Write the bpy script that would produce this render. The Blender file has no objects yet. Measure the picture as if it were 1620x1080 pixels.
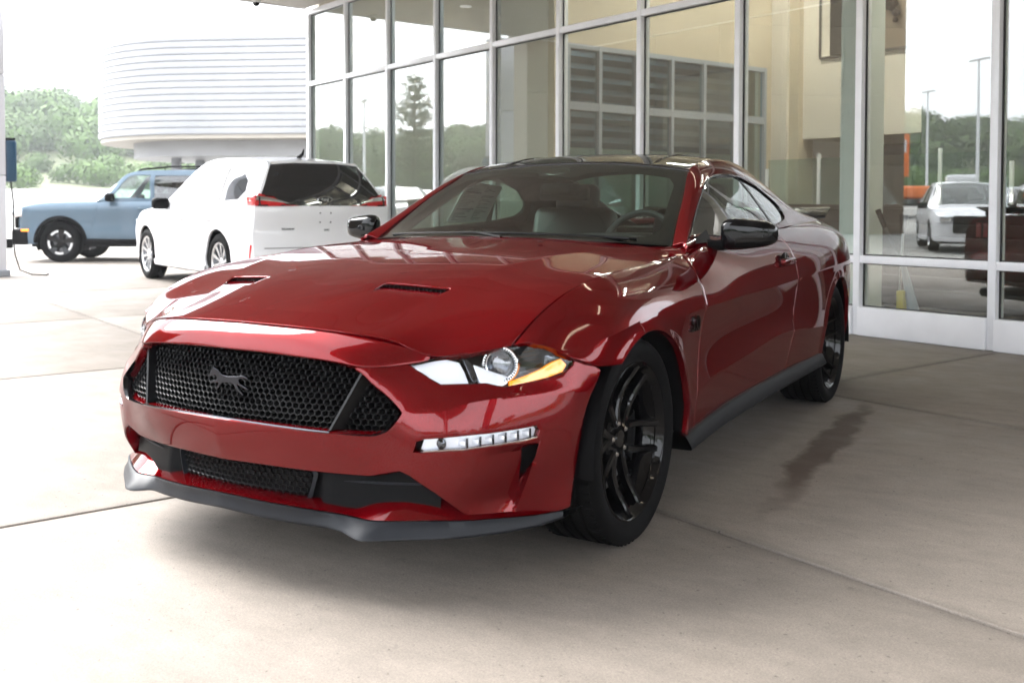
import bpy, bmesh, math, random
import numpy as np
from mathutils import Vector, Matrix
from mathutils.geometry import delaunay_2d_cdt
SC = bpy.context.scene
# ---------------------------------------------------------------- camera
cam = bpy.data.cameras.new('camera'); camo = bpy.data.objects.new('camera', cam); SC.collection.objects.link(camo); SC.camera = camo
cam.sensor_width = 36; cam.lens = 35.04; cam.shift_y = -.1051; cam.clip_end = 3000; cam.clip_start = .05; cam.dof.use_dof = True; cam.dof.focus_distance = 3.9; cam.dof.aperture_fstop = 4.0
camo.matrix_world = Matrix.Translation((2.1863, -2.9836, 1.1024)) @ Matrix.Rotation(.5301, 4, 'Z') @ Matrix.Rotation(math.pi/2-.0296, 4, 'X') @ Matrix.Rotation(.0025, 4, 'Z')
# ---------------------------------------------------------------- light
world = bpy.data.worlds.new('World'); SC.world = world; world.use_nodes = True
wn, wl = world.node_tree.nodes, world.node_tree.links
SUN_EL, SUN_AZ = math.radians(42), math.atan2(-.985, -.02)          # veiled by cloud, from the open left end of the forecourt
sky = wn.new('ShaderNodeTexSky'); sky.sky_type = 'NISHITA'; sky.sun_disc = False; sky.sun_elevation = SUN_EL; sky.sun_rotation = SUN_AZ; sky.air_density = 1.0; sky.dust_density = 3.0; sky.ozone_density = 1.0
hs = wn.new('ShaderNodeHueSaturation'); hs.inputs['Saturation'].default_value = .35; wl.new(sky.outputs[0], hs.inputs['Color'])
cl = wn.new('ShaderNodeMix'); cl.data_type = 'RGBA'; cl.inputs['Factor'].default_value = .75; cl.inputs['B'].default_value = (8.4, 8.7, 9.2, 1); wl.new(hs.outputs[0], cl.inputs['A'])      # even cloud deck
tc = wn.new('ShaderNodeTexCoord'); cn = wn.new('ShaderNodeTexNoise'); cn.inputs['Scale'].default_value = 2.2; cn.inputs['Detail'].default_value = 7; wl.new(tc.outputs['Generated'], cn.inputs['Vector'])
cr = wn.new('ShaderNodeMapRange'); cr.inputs['From Min'].default_value = .3; cr.inputs['From Max'].default_value = .7; cr.inputs['To Min'].default_value = .85; cr.inputs['To Max'].default_value = 1.15; wl.new(cn.outputs[0], cr.inputs['Value'])
cm = wn.new('ShaderNodeMix'); cm.data_type = 'RGBA'; cm.blend_type = 'MULTIPLY'; cm.inputs['Factor'].default_value = 1; wl.new(cl.outputs['Result'], cm.inputs['A']); wl.new(cr.outputs[0], cm.inputs['B'])
wl.new(cm.outputs['Result'], wn['Background'].inputs['Color']); wn['Background'].inputs['Strength'].default_value = .072
sun = bpy.data.lights.new('sun', 'SUN'); sun.energy = 1.15; sun.angle = math.radians(38); sun.color = (1, .98, .955); suno = bpy.data.objects.new('sun', sun); SC.collection.objects.link(suno)
suno.rotation_euler = Vector((-math.sin(SUN_AZ)*math.cos(SUN_EL), -math.cos(SUN_AZ)*math.cos(SUN_EL), -math.sin(SUN_EL))).to_track_quat('-Z', 'Y').to_euler()
SC.view_settings.view_transform = 'Standard'; SC.view_settings.look = 'None'; SC.view_settings.exposure = 3.32; SC.view_settings.gamma = 1
SC.cycles.use_denoising = True; SC.cycles.max_bounces = 10; SC.cycles.transparent_max_bounces = 16; SC.cycles.volume_bounces = 0; SC.cycles.caustics_reflective = False; SC.cycles.caustics_refractive = False; SC.cycles.sample_clamp_indirect = 8
# ---------------------------------------------------------------- smooth surfaces through grids of measured points
def _natural(t):
    n = len(t)
    if n == 2:
        return np.zeros((2, 2))
    A = np.zeros((n, n)); B = np.zeros((n, n)); A[0, 0] = A[-1, -1] = 1
    h = np.diff(t)
    for i in range(1, n - 1):
        A[i, i-1] = h[i-1]; A[i, i] = 2*(h[i-1]+h[i]); A[i, i+1] = h[i]
        B[i, i-1] = 6/h[i-1]; B[i, i] = -6/h[i-1]-6/h[i]; B[i, i+1] = 6/h[i]
    return np.linalg.solve(A, B)

class Axis:
    """cubic spline basis over knots t, broken (creased) at the knot indices in br"""
    def __init__(s, t, br=()):
        s.t = np.asarray(t, float); s.segs = []
        cuts = [0] + sorted(b for b in br if 0 < b < len(t)-1) + [len(t)-1]
        for a, b in zip(cuts, cuts[1:]):
            s.segs.append((a, b, _natural(s.t[a:b+1])))
    def basis(s, x):
        x = np.clip(np.asarray(x, float), s.t[0], s.t[-1]); W = np.zeros((len(x), len(s.t)))
        for k, (a, b, M) in enumerate(s.segs):
            last = k == len(s.segs)-1
            m = np.where((x >= s.t[a]) & ((x <= s.t[b]) if last else (x < s.t[b])))[0]
            if not len(m): continue
            tt = s.t[a:b+1]; i = np.clip(np.searchsorted(tt, x[m], 'right')-1, 0, len(tt)-2)
            h = tt[i+1]-tt[i]; A = (tt[i+1]-x[m])/h; B = 1-A
            W[m, a+i] += A; W[m, a+i+1] += B
            c = ((A**3-A)*h*h/6)[:, None]*M[i] + ((B**3-B)*h*h/6)[:, None]*M[i+1]
            W[np.ix_(m, range(a, b+1))] += c
        return W

class Surf:
    def __init__(s, grid, rbr=(), cbr=(), flip=1, post=None):
        G = s.G = np.array(grid, float); s.flip = flip; s.post = post
        du = np.linalg.norm(np.diff(G, axis=1), axis=2).mean(0); dv = np.linalg.norm(np.diff(G, axis=0), axis=2).mean(1)
        s.u = np.concatenate([[0], np.cumsum(np.maximum(du, .004))]); s.v = np.concatenate([[0], np.cumsum(np.maximum(dv, .004))])
        s.au, s.av = Axis(s.u, cbr), Axis(s.v, rbr); s.rbr, s.cbr = rbr, cbr
        s.U, s.V = s.u[-1], s.v[-1]
    def at(s, uv):
        uv = np.atleast_2d(uv)
        P = np.einsum('ni,nj,ijk->nk', s.av.basis(uv[:, 1]), s.au.basis(uv[:, 0]), s.G)
        return s.post(P) if s.post else P
    def normal(s, uv, e=1e-3):
        uv = np.atleast_2d(uv).astype(float)
        a = np.clip(uv[:, 0]-e, 0, s.U); b = np.clip(uv[:, 0]+e, 0, s.U); c = np.clip(uv[:, 1]-e, 0, s.V); d = np.clip(uv[:, 1]+e, 0, s.V)
        pu = s.at(np.stack([b, uv[:, 1]], 1))-s.at(np.stack([a, uv[:, 1]], 1)); pv = s.at(np.stack([uv[:, 0], d], 1))-s.at(np.stack([uv[:, 0], c], 1))
        n = np.cross(pu, pv)*s.flip
        return n/np.maximum(np.linalg.norm(n, axis=1, keepdims=True), 1e-12)
    def inv(s, target, pf, n=90, clip=True):
        """uv where the projection pf of the surface equals each target"""
        if not hasattr(s, '_c'): s._c = {}
        key = id(pf)
        if key not in s._c:
            uu, vv = np.meshgrid(np.linspace(0, s.U, n), np.linspace(0, s.V, n)); uv = np.stack([uu.ravel(), vv.ravel()], 1)
            s._c[key] = (uv, pf(s.at(uv)))
        uv, q = s._c[key]; T = np.atleast_2d(np.array(target, float))
        x = np.array([uv[np.argmin(((q-t)**2).sum(1))] for t in T]); lim = np.array([s.U, s.V])
        for _ in range(12):
            f = pf(s.at(x))-T; e = 5e-4; su = np.where(x[:, 0]+e > s.U, -e, e); sv = np.where(x[:, 1]+e > s.V, -e, e)
            fu = (pf(s.at(x+np.stack([su, 0*su], 1)))-T-f)/su[:, None]; fv = (pf(s.at(x+np.stack([0*sv, sv], 1)))-T-f)/sv[:, None]
            det = fu[:, 0]*fv[:, 1]-fu[:, 1]*fv[:, 0]; det = np.where(abs(det) < 1e-9, 1e-9, det)
            st = -np.stack([(f[:, 0]*fv[:, 1]-f[:, 1]*fv[:, 0])/det, (fu[:, 0]*f[:, 1]-fu[:, 1]*f[:, 0])/det], 1)
            x = np.clip(x+np.clip(st, -.05, .05), 0, lim)
        return x

def PF(P): return np.stack([P[:, 0]+P[:, 1], P[:, 2]], 1)      # diagonal front view (x + y, z)
def PS(P): return P[:, 1:3]                                     # side view (y, z)
def PT(P): return P[:, :2]                                      # plan view (x, y)
# ---------------------------------------------------------------- coupe: measured surface grids (left half, metres; nose towards -y, front axle at y = 0)
HOOD = Surf([
 [(0,-.838,.751),(.22,-.828,.747),(.385,-.795,.737),(.50,-.750,.716),(.592,-.702,.677),(.770,-.555,.705)],
 [(0,-.62,.820),(.225,-.61,.818),(.42,-.59,.788),(.53,-.572,.776),(.65,-.535,.768),(.791,-.465,.772)],
 [(0,-.36,.879),(.235,-.355,.879),(.495,-.33,.869),(.595,-.325,.858),(.70,-.31,.850),(.803,-.285,.836)],
 [(0,-.05,.920),(.25,-.05,.921),(.55,-.04,.917),(.635,-.035,.903),(.725,-.03,.890),(.807,-.02,.872)],
 [(0,.25,.944),(.26,.25,.944),(.60,.26,.932),(.68,.26,.918),(.75,.26,.904),(.808,.26,.888)],
 [(0,.58,.966),(.27,.59,.963),(.655,.645,.940),(.72,.645,.929),(.77,.64,.918),(.809,.635,.906)]], cbr=(2,))
BAND = Surf([
 [(0,-.843,.747),(.13,-.842,.745),(.25,-.831,.742),(.385,-.800,.732),(.47,-.769,.717),(.53,-.740,.700),(.584,-.702,.674)],
 [(0,-.870,.716),(.13,-.868,.715),(.26,-.859,.711),(.388,-.834,.701),(.462,-.805,.688),(.523,-.762,.679),(.583,-.704,.669)],
 [(0,-.885,.678),(.13,-.881,.677),(.27,-.873,.673),(.39,-.856,.665),(.452,-.834,.656),(.515,-.782,.657),(.582,-.706,.666)]], flip=-1)
FASC = Surf([
 [(0,-.885,.678),(.2,-.878,.676),(.40,-.853,.664),(.47,-.815,.655),(.54,-.752,.658),(.62,-.685,.680),(.70,-.61,.694),(.772,-.553,.705),(.838,-.468,.700),(.892,-.375,.690),(.935,-.28,.67)],
 [(0,-.91,.60),(.2,-.90,.60),(.40,-.868,.60),(.49,-.825,.60),(.56,-.772,.60),(.64,-.705,.605),(.72,-.63,.61),(.79,-.55,.615),(.85,-.465,.62),(.90,-.395,.62),(.936,-.325,.60)],
 [(0,-.932,.53),(.2,-.922,.53),(.42,-.875,.528),(.50,-.838,.528),(.562,-.803,.528),(.66,-.733,.545),(.735,-.655,.560),(.80,-.57,.565),(.86,-.48,.567),(.905,-.41,.565),(.925,-.365,.545)],
 [(0,-.942,.478),(.2,-.925,.478),(.42,-.868,.472),(.515,-.828,.470),(.585,-.80,.468),(.68,-.740,.478),(.755,-.658,.485),(.815,-.572,.49),(.87,-.482,.495),(.905,-.415,.495),(.912,-.385,.49)],
 [(0,-.938,.42),(.2,-.915,.42),(.42,-.86,.415),(.515,-.822,.415),(.59,-.795,.412),(.685,-.735,.415),(.76,-.652,.42),(.818,-.565,.42),(.868,-.48,.42),(.895,-.42,.42),(.90,-.393,.42)],
 [(0,-.92,.362),(.2,-.90,.358),(.42,-.843,.352),(.515,-.815,.352),(.59,-.79,.35),(.68,-.725,.345),(.75,-.645,.345),(.805,-.56,.345),(.855,-.475,.345),(.884,-.42,.345),(.89,-.398,.345)],
 [(0,-.90,.28),(.2,-.88,.28),(.42,-.83,.28),(.51,-.80,.28),(.585,-.775,.28),(.67,-.708,.275),(.735,-.632,.275),(.79,-.55,.275),(.84,-.475,.275),(.874,-.425,.275),(.884,-.408,.275)],
 [(0,-.88,.18),(.2,-.86,.18),(.42,-.81,.18),(.50,-.78,.18),(.57,-.755,.18),(.655,-.692,.18),(.717,-.622,.18),(.772,-.545,.18),(.825,-.475,.18),(.864,-.433,.18),(.878,-.42,.18)]], rbr=(2,), flip=-1)
_ys = [-.555,-.48,-.40,-.25,0,.25,.45,.62,.85,1.2,1.6,1.9,2.2,2.5,2.72,3.0,3.3,3.6,3.85]
_s0 = [(0.772,0.705),(0.785,0.758),(0.796,0.799),(0.805,0.845),(0.809,0.874),(0.81,0.888),(0.81,0.896),(0.811,0.906),(0.822,0.945),(0.834,0.957),(0.838,0.972),(0.834,0.983),(0.818,0.992),(0.795,1.003),(0.782,1.008),(0.76,1.008),(0.725,1.0),(0.675,0.985),(0.63,0.97)]
_s1 = [(0.795,0.702),(0.818,0.735),(0.842,0.764),(0.868,0.803),(0.884,0.828),(0.887,0.838),(0.884,0.844),(0.877,0.855),(0.868,0.9),(0.875,0.905),(0.88,0.915),(0.884,0.925),(0.886,0.935),(0.885,0.945),(0.885,0.948),(0.865,0.945),(0.825,0.935),(0.77,0.925),(0.7,0.915)]
_s2 = [(0.812,0.692),(0.84,0.711),(0.868,0.726),(0.911,0.757),(0.93,0.78),(0.93,0.787),(0.924,0.792),(0.916,0.8),(0.908,0.82),(0.914,0.825),(0.92,0.83),(0.93,0.84),(0.938,0.855),(0.942,0.866),(0.94,0.868),(0.918,0.866),(0.875,0.86),(0.815,0.85),(0.745,0.84)]
_s3 = [(0.832,0.672),(0.862,0.68),(0.89,0.686),(0.938,0.71),(0.95,0.738),(0.953,0.713),(0.948,0.72),(0.945,0.723),(0.942,0.727),(0.94,0.73),(0.946,0.737),(0.953,0.748),(0.962,0.765),(0.963,0.777),(0.96,0.78),(0.94,0.78),(0.895,0.775),(0.83,0.765),(0.76,0.755)]
_s4 = [(0.85,0.63),(0.884,0.626),(0.915,0.62),(0.945,0.6),(0.955,0.6),(0.954,0.6),(0.938,0.6),(0.93,0.6),(0.922,0.6),(0.918,0.6),(0.925,0.6),(0.94,0.6),(0.96,0.6),(0.965,0.6),(0.96,0.6),(0.94,0.6),(0.897,0.6),(0.835,0.6),(0.77,0.6)]
_s5 = [(0.9,0.45),(0.91,0.435),(0.92,0.42),(0.94,0.4),(0.953,0.38),(0.953,0.385),(0.945,0.41),(0.94,0.44),(0.937,0.46),(0.935,0.48),(0.942,0.507),(0.952,0.5),(0.962,0.48),(0.963,0.46),(0.957,0.45),(0.935,0.45),(0.892,0.45),(0.83,0.45),(0.76,0.45)]
_s6 = [(0.89,0.3),(0.898,0.29),(0.905,0.28),(0.925,0.275),(0.94,0.272),(0.942,0.275),(0.935,0.285),(0.926,0.296),(0.92,0.308),(0.92,0.312),(0.925,0.318),(0.93,0.32),(0.942,0.322),(0.943,0.325),(0.937,0.33),(0.915,0.33),(0.87,0.33),(0.81,0.33),(0.74,0.33)]
def _flare(P):
    P = P.copy()
    for yc in (0, 2.72):
        r = np.hypot(P[:, 1]-yc, P[:, 2]-.335); P[:, 0] += .010*np.exp(-np.clip((r-.36)/.028, 0, 9)**2)
    return P
SIDE = Surf([[(x, y, z) for y, (x, z) in zip(_ys, row)] for row in (_s0, _s1, _s2, _s3, _s4, _s5, _s6)], rbr=(3, 5), flip=-1, post=_flare)
GREEN = Surf([
 [(.738,.75,.942),(.70,.90,1.04),(.655,1.09,1.15),(.606,1.285,1.255),(.592,1.50,1.305),(.582,1.80,1.325),(.57,2.10,1.31),(.56,2.40,1.262),(.56,2.75,1.152),(.575,3.1,1.055),(.60,3.38,1.006)],
 [(.785,.745,.955),(.745,.89,1.037),(.702,1.08,1.14),(.664,1.275,1.228),(.655,1.50,1.265),(.645,1.80,1.276),(.635,2.10,1.256),(.63,2.40,1.207),(.633,2.75,1.108),(.643,3.1,1.040),(.645,3.38,1.006)],
 [(.800,.735,.952),(.782,.875,.99),(.768,1.065,1.052),(.758,1.26,1.105),(.756,1.50,1.122),(.753,1.80,1.134),(.744,2.10,1.130),(.73,2.40,1.110),(.722,2.75,1.062),(.712,3.1,1.030),(.69,3.38,1.003)],
 [(.812,.715,.940),(.820,.86,.945),(.828,1.05,.952),(.834,1.25,.958),(.838,1.50,.967),(.838,1.80,.979),(.828,2.10,.993),(.802,2.40,.998),(.780,2.75,1.008),(.752,3.1,1.007),(.713,3.38,.997)]], flip=-1)
ROOF = Surf([
 [(0,1.335,1.302),(.25,1.332,1.294),(.45,1.312,1.276),(.604,1.287,1.255)],
 [(0,1.55,1.347),(.25,1.55,1.341),(.45,1.545,1.326),(.590,1.53,1.309)],
 [(0,1.80,1.362),(.25,1.80,1.357),(.45,1.80,1.344),(.580,1.80,1.325)],
 [(0,2.10,1.352),(.25,2.10,1.347),(.45,2.10,1.332),(.568,2.10,1.310)],
 [(0,2.42,1.312),(.25,2.41,1.305),(.45,2.40,1.288),(.558,2.40,1.262)]])
WIND = Surf([
 [(0,.60,.966),(.30,.613,.960),(.55,.665,.950),(.733,.752,.940)],
 [(0,.84,1.090),(.28,.848,1.082),(.51,.885,1.062),(.693,.925,1.050)],
 [(0,1.08,1.200),(.265,1.084,1.192),(.48,1.10,1.172),(.651,1.105,1.156)],
 [(0,1.33,1.298),(.25,1.327,1.290),(.45,1.307,1.272),(.602,1.283,1.251)]])
REARG = Surf([
 [(0,2.425,1.309),(.25,2.415,1.302),(.45,2.405,1.285),(.553,2.405,1.258)],
 [(0,2.75,1.215),(.25,2.74,1.208),(.45,2.735,1.185),(.553,2.75,1.150)],
 [(0,3.08,1.11),(.25,3.08,1.105),(.45,3.08,1.085),(.568,3.1,1.055)],
 [(0,3.36,1.022),(.25,3.36,1.020),(.45,3.36,1.013),(.592,3.37,1.005)]])
# ---------------------------------------------------------------- helpers
C = bpy.context.scene.collection
R = math.radians
def tag(o, label=None, cat=None, group=None, kind=None):
    if label: o['label'] = label
    if cat: o['category'] = cat
    if group: o['group'] = group
    if kind: o['kind'] = kind
    return o
def empty(name, loc=(0, 0, 0), rz=0):
    o = bpy.data.objects.new(name, None); C.objects.link(o); o.location = loc; o.rotation_euler = (0, 0, rz); o.empty_display_size = .2
    return o
def link(name, me, mat=None, parent=None):
    o = bpy.data.objects.new(name, me); C.objects.link(o)
    if mat and not me.materials: me.materials.append(mat)
    if parent: o.parent = parent
    return o
def mesh_from(name, V, F, ang=35, weld=1e-5, mats=None, fm=None):
    bm = bmesh.new(); vs = [bm.verts.new(v) for v in V]
    for k, f in enumerate(F):
        try:
            fc = bm.faces.new([vs[i] for i in f]); fc.smooth = True
            if fm: fc.material_index = fm[k]
        except ValueError: pass
    if weld: bmesh.ops.remove_doubles(bm, verts=bm.verts, dist=weld)
    if ang is not None:
        c = R(ang)
        for e in bm.edges:
            if len(e.link_faces) == 2 and e.calc_face_angle(0) > c: e.smooth = False
    else:
        for f in bm.faces: f.smooth = False
    me = bpy.data.meshes.new(name); bm.to_mesh(me); bm.free()
    for m in (mats or []): me.materials.append(m)
    return me
class MB:
    """collects simple shapes; build() links them as one mesh object"""
    def __init__(s): s.V = []; s.F = []
    def add(s, V, F):
        n = len(s.V); s.V += [tuple(float(c) for c in v) for v in V]; s.F += [tuple(i+n for i in f) for f in F]; return s
    def box(s, a, b):
        (x0, y0, z0), (x1, y1, z1) = a, b
        return s.add([(x0,y0,z0),(x1,y0,z0),(x1,y1,z0),(x0,y1,z0),(x0,y0,z1),(x1,y0,z1),(x1,y1,z1),(x0,y1,z1)],
                     [(0,3,2,1),(4,5,6,7),(0,1,5,4),(1,2,6,5),(2,3,7,6),(3,0,4,7)])
    def bevbox(s, a, b, r=.01):
        a = np.array(a, float); b = np.array(b, float); c = (a+b)/2; h = (b-a)/2; r = min(r, *(h*.95))
        bm = bmesh.new(); bmesh.ops.create_cube(bm, size=2)
        for v in bm.verts: v.co = Vector(c+np.array(v.co)*h)
        bmesh.ops.bevel(bm, geom=bm.edges[:], offset=r, segments=3, profile=.5, affect='EDGES'); bm.verts.ensure_lookup_table()
        s.add([v.co for v in bm.verts], [[v.index for v in f.verts] for f in bm.faces]); bm.free(); return s
    def tube(s, pts, r, n=8, cap=True):
        pts = [Vector(p) for p in pts]; rr = r if hasattr(r, '__len__') else [r]*len(pts); V = []; F = []
        up = Vector((0, 0, 1)); prev = None
        for i, p in enumerate(pts):
            t = (pts[min(i+1, len(pts)-1)]-pts[max(i-1, 0)]).normalized()
            a = prev-t*prev.dot(t) if prev else t.cross(up if abs(t.z) < .9 else Vector((1, 0, 0)))
            a.normalize(); prev = a; b = t.cross(a)
            for k in range(n):
                q = 2*math.pi*k/n; V.append(p+(a*math.cos(q)+b*math.sin(q))*rr[i])
        for i in range(len(pts)-1):
            for k in range(n): F.append((i*n+k, i*n+(k+1) % n, (i+1)*n+(k+1) % n, (i+1)*n+k))
        if cap: F += [tuple(range(n))[::-1], tuple(range((len(pts)-1)*n, len(pts)*n))]
        return s.add(V, F)
    def lathe(s, prof, n=48, axis='x', c=(0, 0, 0), closed=False):
        V = []; F = []
        for k in range(n):
            q = 2*math.pi*k/n; co, si = math.cos(q), math.sin(q)
            for r, h in prof:
                p = {'x': (h, r*co, r*si), 'z': (r*co, r*si, h), 'y': (r*co, h, r*si)}[axis]; V.append((p[0]+c[0], p[1]+c[1], p[2]+c[2]))
        m = len(prof)
        for k in range(n):
            for i in range(m if closed else m-1):
                j = (i+1) % m; F.append((k*m+i, k*m+j, ((k+1) % n)*m+j, ((k+1) % n)*m+i))
        return s.add(V, F)
    def prism(s, poly, d0, d1, f):
        """poly of 2-D points; f(a, b, d) -> 3-D"""
        n = len(poly); V = [f(a, b, d0) for a, b in poly]+[f(a, b, d1) for a, b in poly]
        return s.add(V, [tuple(range(n))[::-1], tuple(range(n, 2*n))]+[(i, (i+1) % n, (i+1) % n+n, i+n) for i in range(n)])
    def xf(s, M):
        s.V = [tuple(M @ Vector(v)) for v in s.V]; return s
    def mirror(s):
        n = len(s.V); s.V += [(-x, y, z) for x, y, z in s.V]; s.F += [tuple(i+n for i in f[::-1]) for f in s.F]; return s
    def flipx(s):
        s.V = [(-x, y, z) for x, y, z in s.V]; s.F = [f[::-1] for f in s.F]; return s
    def build(s, name, mat, parent=None, ang=35, weld=1e-5):
        return link(name, mesh_from(name, s.V, s.F, ang, weld), mat, parent)

def inside(P, poly):
    P = np.atleast_2d(P); x, y = P[:, 0], P[:, 1]; r = np.zeros(len(P), bool); q = np.asarray(poly); n = len(q)
    for i in range(n):
        (x0, y0), (x1, y1) = q[i], q[(i+1) % n]
        if y0 == y1: continue
        c = (y0 > y) != (y1 > y); r ^= c & (x < (x1-x0)*(y-y0)/(y1-y0)+x0)
    return r
def bdist(P, poly):
    P = np.atleast_2d(P); q = np.asarray(poly); d = np.full(len(P), 9.)
    for i in range(len(q)):
        a = q[i]; e = q[(i+1) % len(q)]-a; L = e@e
        if L < 1e-14: continue
        t = np.clip(((P-a)@e)/L, 0, 1); d = np.minimum(d, np.linalg.norm(P-a-t[:, None]*e, axis=1))
    return d
def dense(poly, res, closed=True):
    q = np.asarray(poly, float); out = []
    for i in range(len(q) if closed else len(q)-1):
        a, b = q[i], q[(i+1) % len(q)]; k = max(1, int(np.ceil(np.linalg.norm(b-a)/res)))
        out += [a+(b-a)*j/k for j in range(k)]
    if not closed: out.append(q[-1])
    return np.array(out)
def chaikin(poly, n=2, closed=True):
    q = np.asarray(poly, float)
    for _ in range(n):
        nx = np.roll(q, -1, 0) if closed else q[1:]
        p = q if closed else q[:-1]
        r = np.stack([p*.75+nx*.25, p*.25+nx*.75], 1).reshape(-1, 2)
        q = r if closed else np.concatenate([q[:1], r, q[-1:]])
    return q
def roundpoly(poly, r, n=5):
    q = np.asarray(poly, float); out = []
    for i in range(len(q)):
        p, a, b = q[i], q[i-1], q[(i+1) % len(q)]; ra = min(r, np.linalg.norm(a-p)*.45); rb = min(r, np.linalg.norm(b-p)*.45)
        p0 = p+(a-p)/np.linalg.norm(a-p)*ra; p1 = p+(b-p)/np.linalg.norm(b-p)*rb
        for t in np.linspace(0, 1, n): out.append((1-t)**2*p0+2*t*(1-t)*p+t*t*p1)
    return np.array(out)
def area2(q): return float(np.sum(q[:, 0]*np.roll(q[:, 1], -1)-np.roll(q[:, 0], -1)*q[:, 1]))
def patch(S, outline, holes=(), res=.012, gap=.0025, rad=.002, depth=.014, lines=(), off=0., edge_res=None, noflange_u0=True, hrad=None, hdepth=None):
    """trimmed piece of a surface with rounded, returned edges -> (verts, faces)"""
    er = edge_res or res*.7; loops = []
    for k, lp in enumerate([outline]+list(holes)):
        q = dense(lp, er); a = area2(q)
        if (a < 0) == (k == 0): q = q[::-1].copy()
        nx = np.roll(q, -1, 0)-q; pv = q-np.roll(q, 1, 0); t = nx/np.maximum(np.linalg.norm(nx, axis=1, keepdims=True), 1e-9)+pv/np.maximum(np.linalg.norm(pv, axis=1, keepdims=True), 1e-9)
        t /= np.maximum(np.linalg.norm(t, axis=1, keepdims=True), 1e-9); o = np.stack([t[:, 1], -t[:, 0]], 1)
        cen = (q[:, 0] < 1e-4) & noflange_u0
        g = gap if k == 0 else 0
        q2 = q-o*g; q2[cen, 0] = 0
        loops.append((np.clip(q2, 0, [S.U, S.V]), o, cen))
    polys = [l[0] for l in loops]
    nu, nv = int(S.U/res)+1, int(S.V/res)+1
    uu, vv = np.meshgrid(np.linspace(0, S.U, nu), np.linspace(0, S.V, nv)); I = np.stack([uu.ravel(), vv.ravel()], 1)
    allc = []; 
    for b in S.rbr: allc.append(np.stack([np.linspace(0, S.U, int(S.U/er)), np.full(int(S.U/er), S.v[b])], 1))
    for b in S.cbr: allc.append(np.stack([np.full(int(S.V/er), S.u[b]), np.linspace(0, S.V, int(S.V/er))], 1))
    for l in lines: allc.append(dense(l, er, False))
    def ok(P, m):
        k = inside(P, polys[0])
        for h in polys[1:]: k &= ~inside(P, h)
        for p in polys: k &= bdist(P, p) > m
        return k
    I = I[ok(I, res*.45)]
    for c in allc:
        d = np.full(len(I), 9.)
        for i in range(len(c)-1):
            a = c[i]; e = c[i+1]-a; tt = np.clip(((I-a)@e)/(e@e), 0, 1); d = np.minimum(d, np.linalg.norm(I-a-tt[:, None]*e, axis=1))
        I = I[d > res*.45]
    V2 = []; E = []
    for p in polys:
        n = len(V2); V2 += list(p); m = len(p); E += [(n+i, n+(i+1) % m) for i in range(m)]
    for c in allc:
        k = ok(c, er*.4); prev = None
        for i in range(len(c)):
            if k[i]:
                V2.append(c[i])
                if prev is not None: E.append((prev, len(V2)-1))
                prev = len(V2)-1
            else: prev = None
    V2 += list(I)
    r = delaunay_2d_cdt([Vector((float(a), float(b))) for a, b in V2], E, [], 0, 1e-7)
    uv = np.array([[v.x, v.y] for v in r[0]]); T = np.array([f for f in r[2] if len(f) == 3])
    cen = uv[T].mean(1); k = inside(cen, polys[0])
    for h in polys[1:]: k &= ~inside(cen, h)
    T = T[k]; P = S.at(uv); Nn = S.normal(uv); P = P-Nn*off
    fn = np.cross(P[T[:, 1]]-P[T[:, 0]], P[T[:, 2]]-P[T[:, 0]]); m = (fn*Nn[T[:, 0]]).sum(1) < 0
    T[m] = T[m][:, ::-1]
    V = [tuple(p) for p in P]; F = [tuple(int(i) for i in t) for t in T]
    for li, (q, o, cn) in enumerate(loops):
        rd = rad if li == 0 or hrad is None else hrad; dp = depth if li == 0 or hdepth is None else hdepth
        if dp <= 0: continue
        P0 = S.at(q); N = S.normal(q); P0 = P0-N*off; e = 1e-3
        qa = np.clip(q-o*e, 0, [S.U, S.V]); qb = np.clip(q+o*e, 0, [S.U, S.V]); out = S.at(qb)-S.at(qa)
        t = np.roll(P0, -1, 0)-np.roll(P0, 1, 0); t /= np.maximum(np.linalg.norm(t, axis=1, keepdims=True), 1e-9)
        out -= N*(out*N).sum(1, keepdims=True); out -= t*(out*t).sum(1, keepdims=True); out /= np.maximum(np.linalg.norm(out, axis=1, keepdims=True), 1e-9)
        rings = [P0]
        for a in (25, 55, 90): rings.append(P0+out*rd*math.sin(R(a))-N*rd*(1-math.cos(R(a))))
        rings.append(rings[-1]-N*dp)
        for rg in rings: rg[cn, 0] = 0
        n = len(V); mN = len(q)
        for rg in rings: V += [tuple(p) for p in rg]
        j0 = int(np.argmax(~cn)); fl = np.dot(np.cross(rings[-1][j0]-rings[-2][j0], rings[-2][(j0+1) % mN]-rings[-2][j0]), out[j0]) < 0
        for i in range(mN):
            j = (i+1) % mN
            if cn[i] and cn[j]: continue
            for k in range(len(rings)-1):
                f = (n+k*mN+i, n+(k+1)*mN+i, n+(k+1)*mN+j, n+k*mN+j); F.append(f[::-1] if fl else f)
    return V, F
def sweep(rows, closed=False):
    """grid of points -> (verts, faces)"""
    m = len(rows[0]); V = [tuple(p) for r in rows for p in r]; F = []
    for i in range(len(rows)-(0 if closed else 1)):
        for j in range(m-1):
            a = i*m+j; b = ((i+1) % len(rows))*m+j; F.append((a, a+1, b+1, b))
    return V, F
def text_mesh(name, body, size, mat, parent=None, depth=.001, M=None, bold=False):
    cu = bpy.data.curves.new(name, 'FONT'); cu.body = body; cu.size = size; cu.extrude = depth; cu.align_x = 'CENTER'; cu.align_y = 'CENTER'
    if bold: cu.offset = size*.02
    t = bpy.data.objects.new(name, cu); C.objects.link(t); dg = bpy.context.evaluated_depsgraph_get()
    me = bpy.data.meshes.new_from_object(t.evaluated_get(dg)); bpy.data.objects.remove(t); bpy.data.curves.remove(cu)
    if M is not None: me.transform(M)
    me.name = name; me.materials.clear(); return link(name, me, mat, parent)
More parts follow.
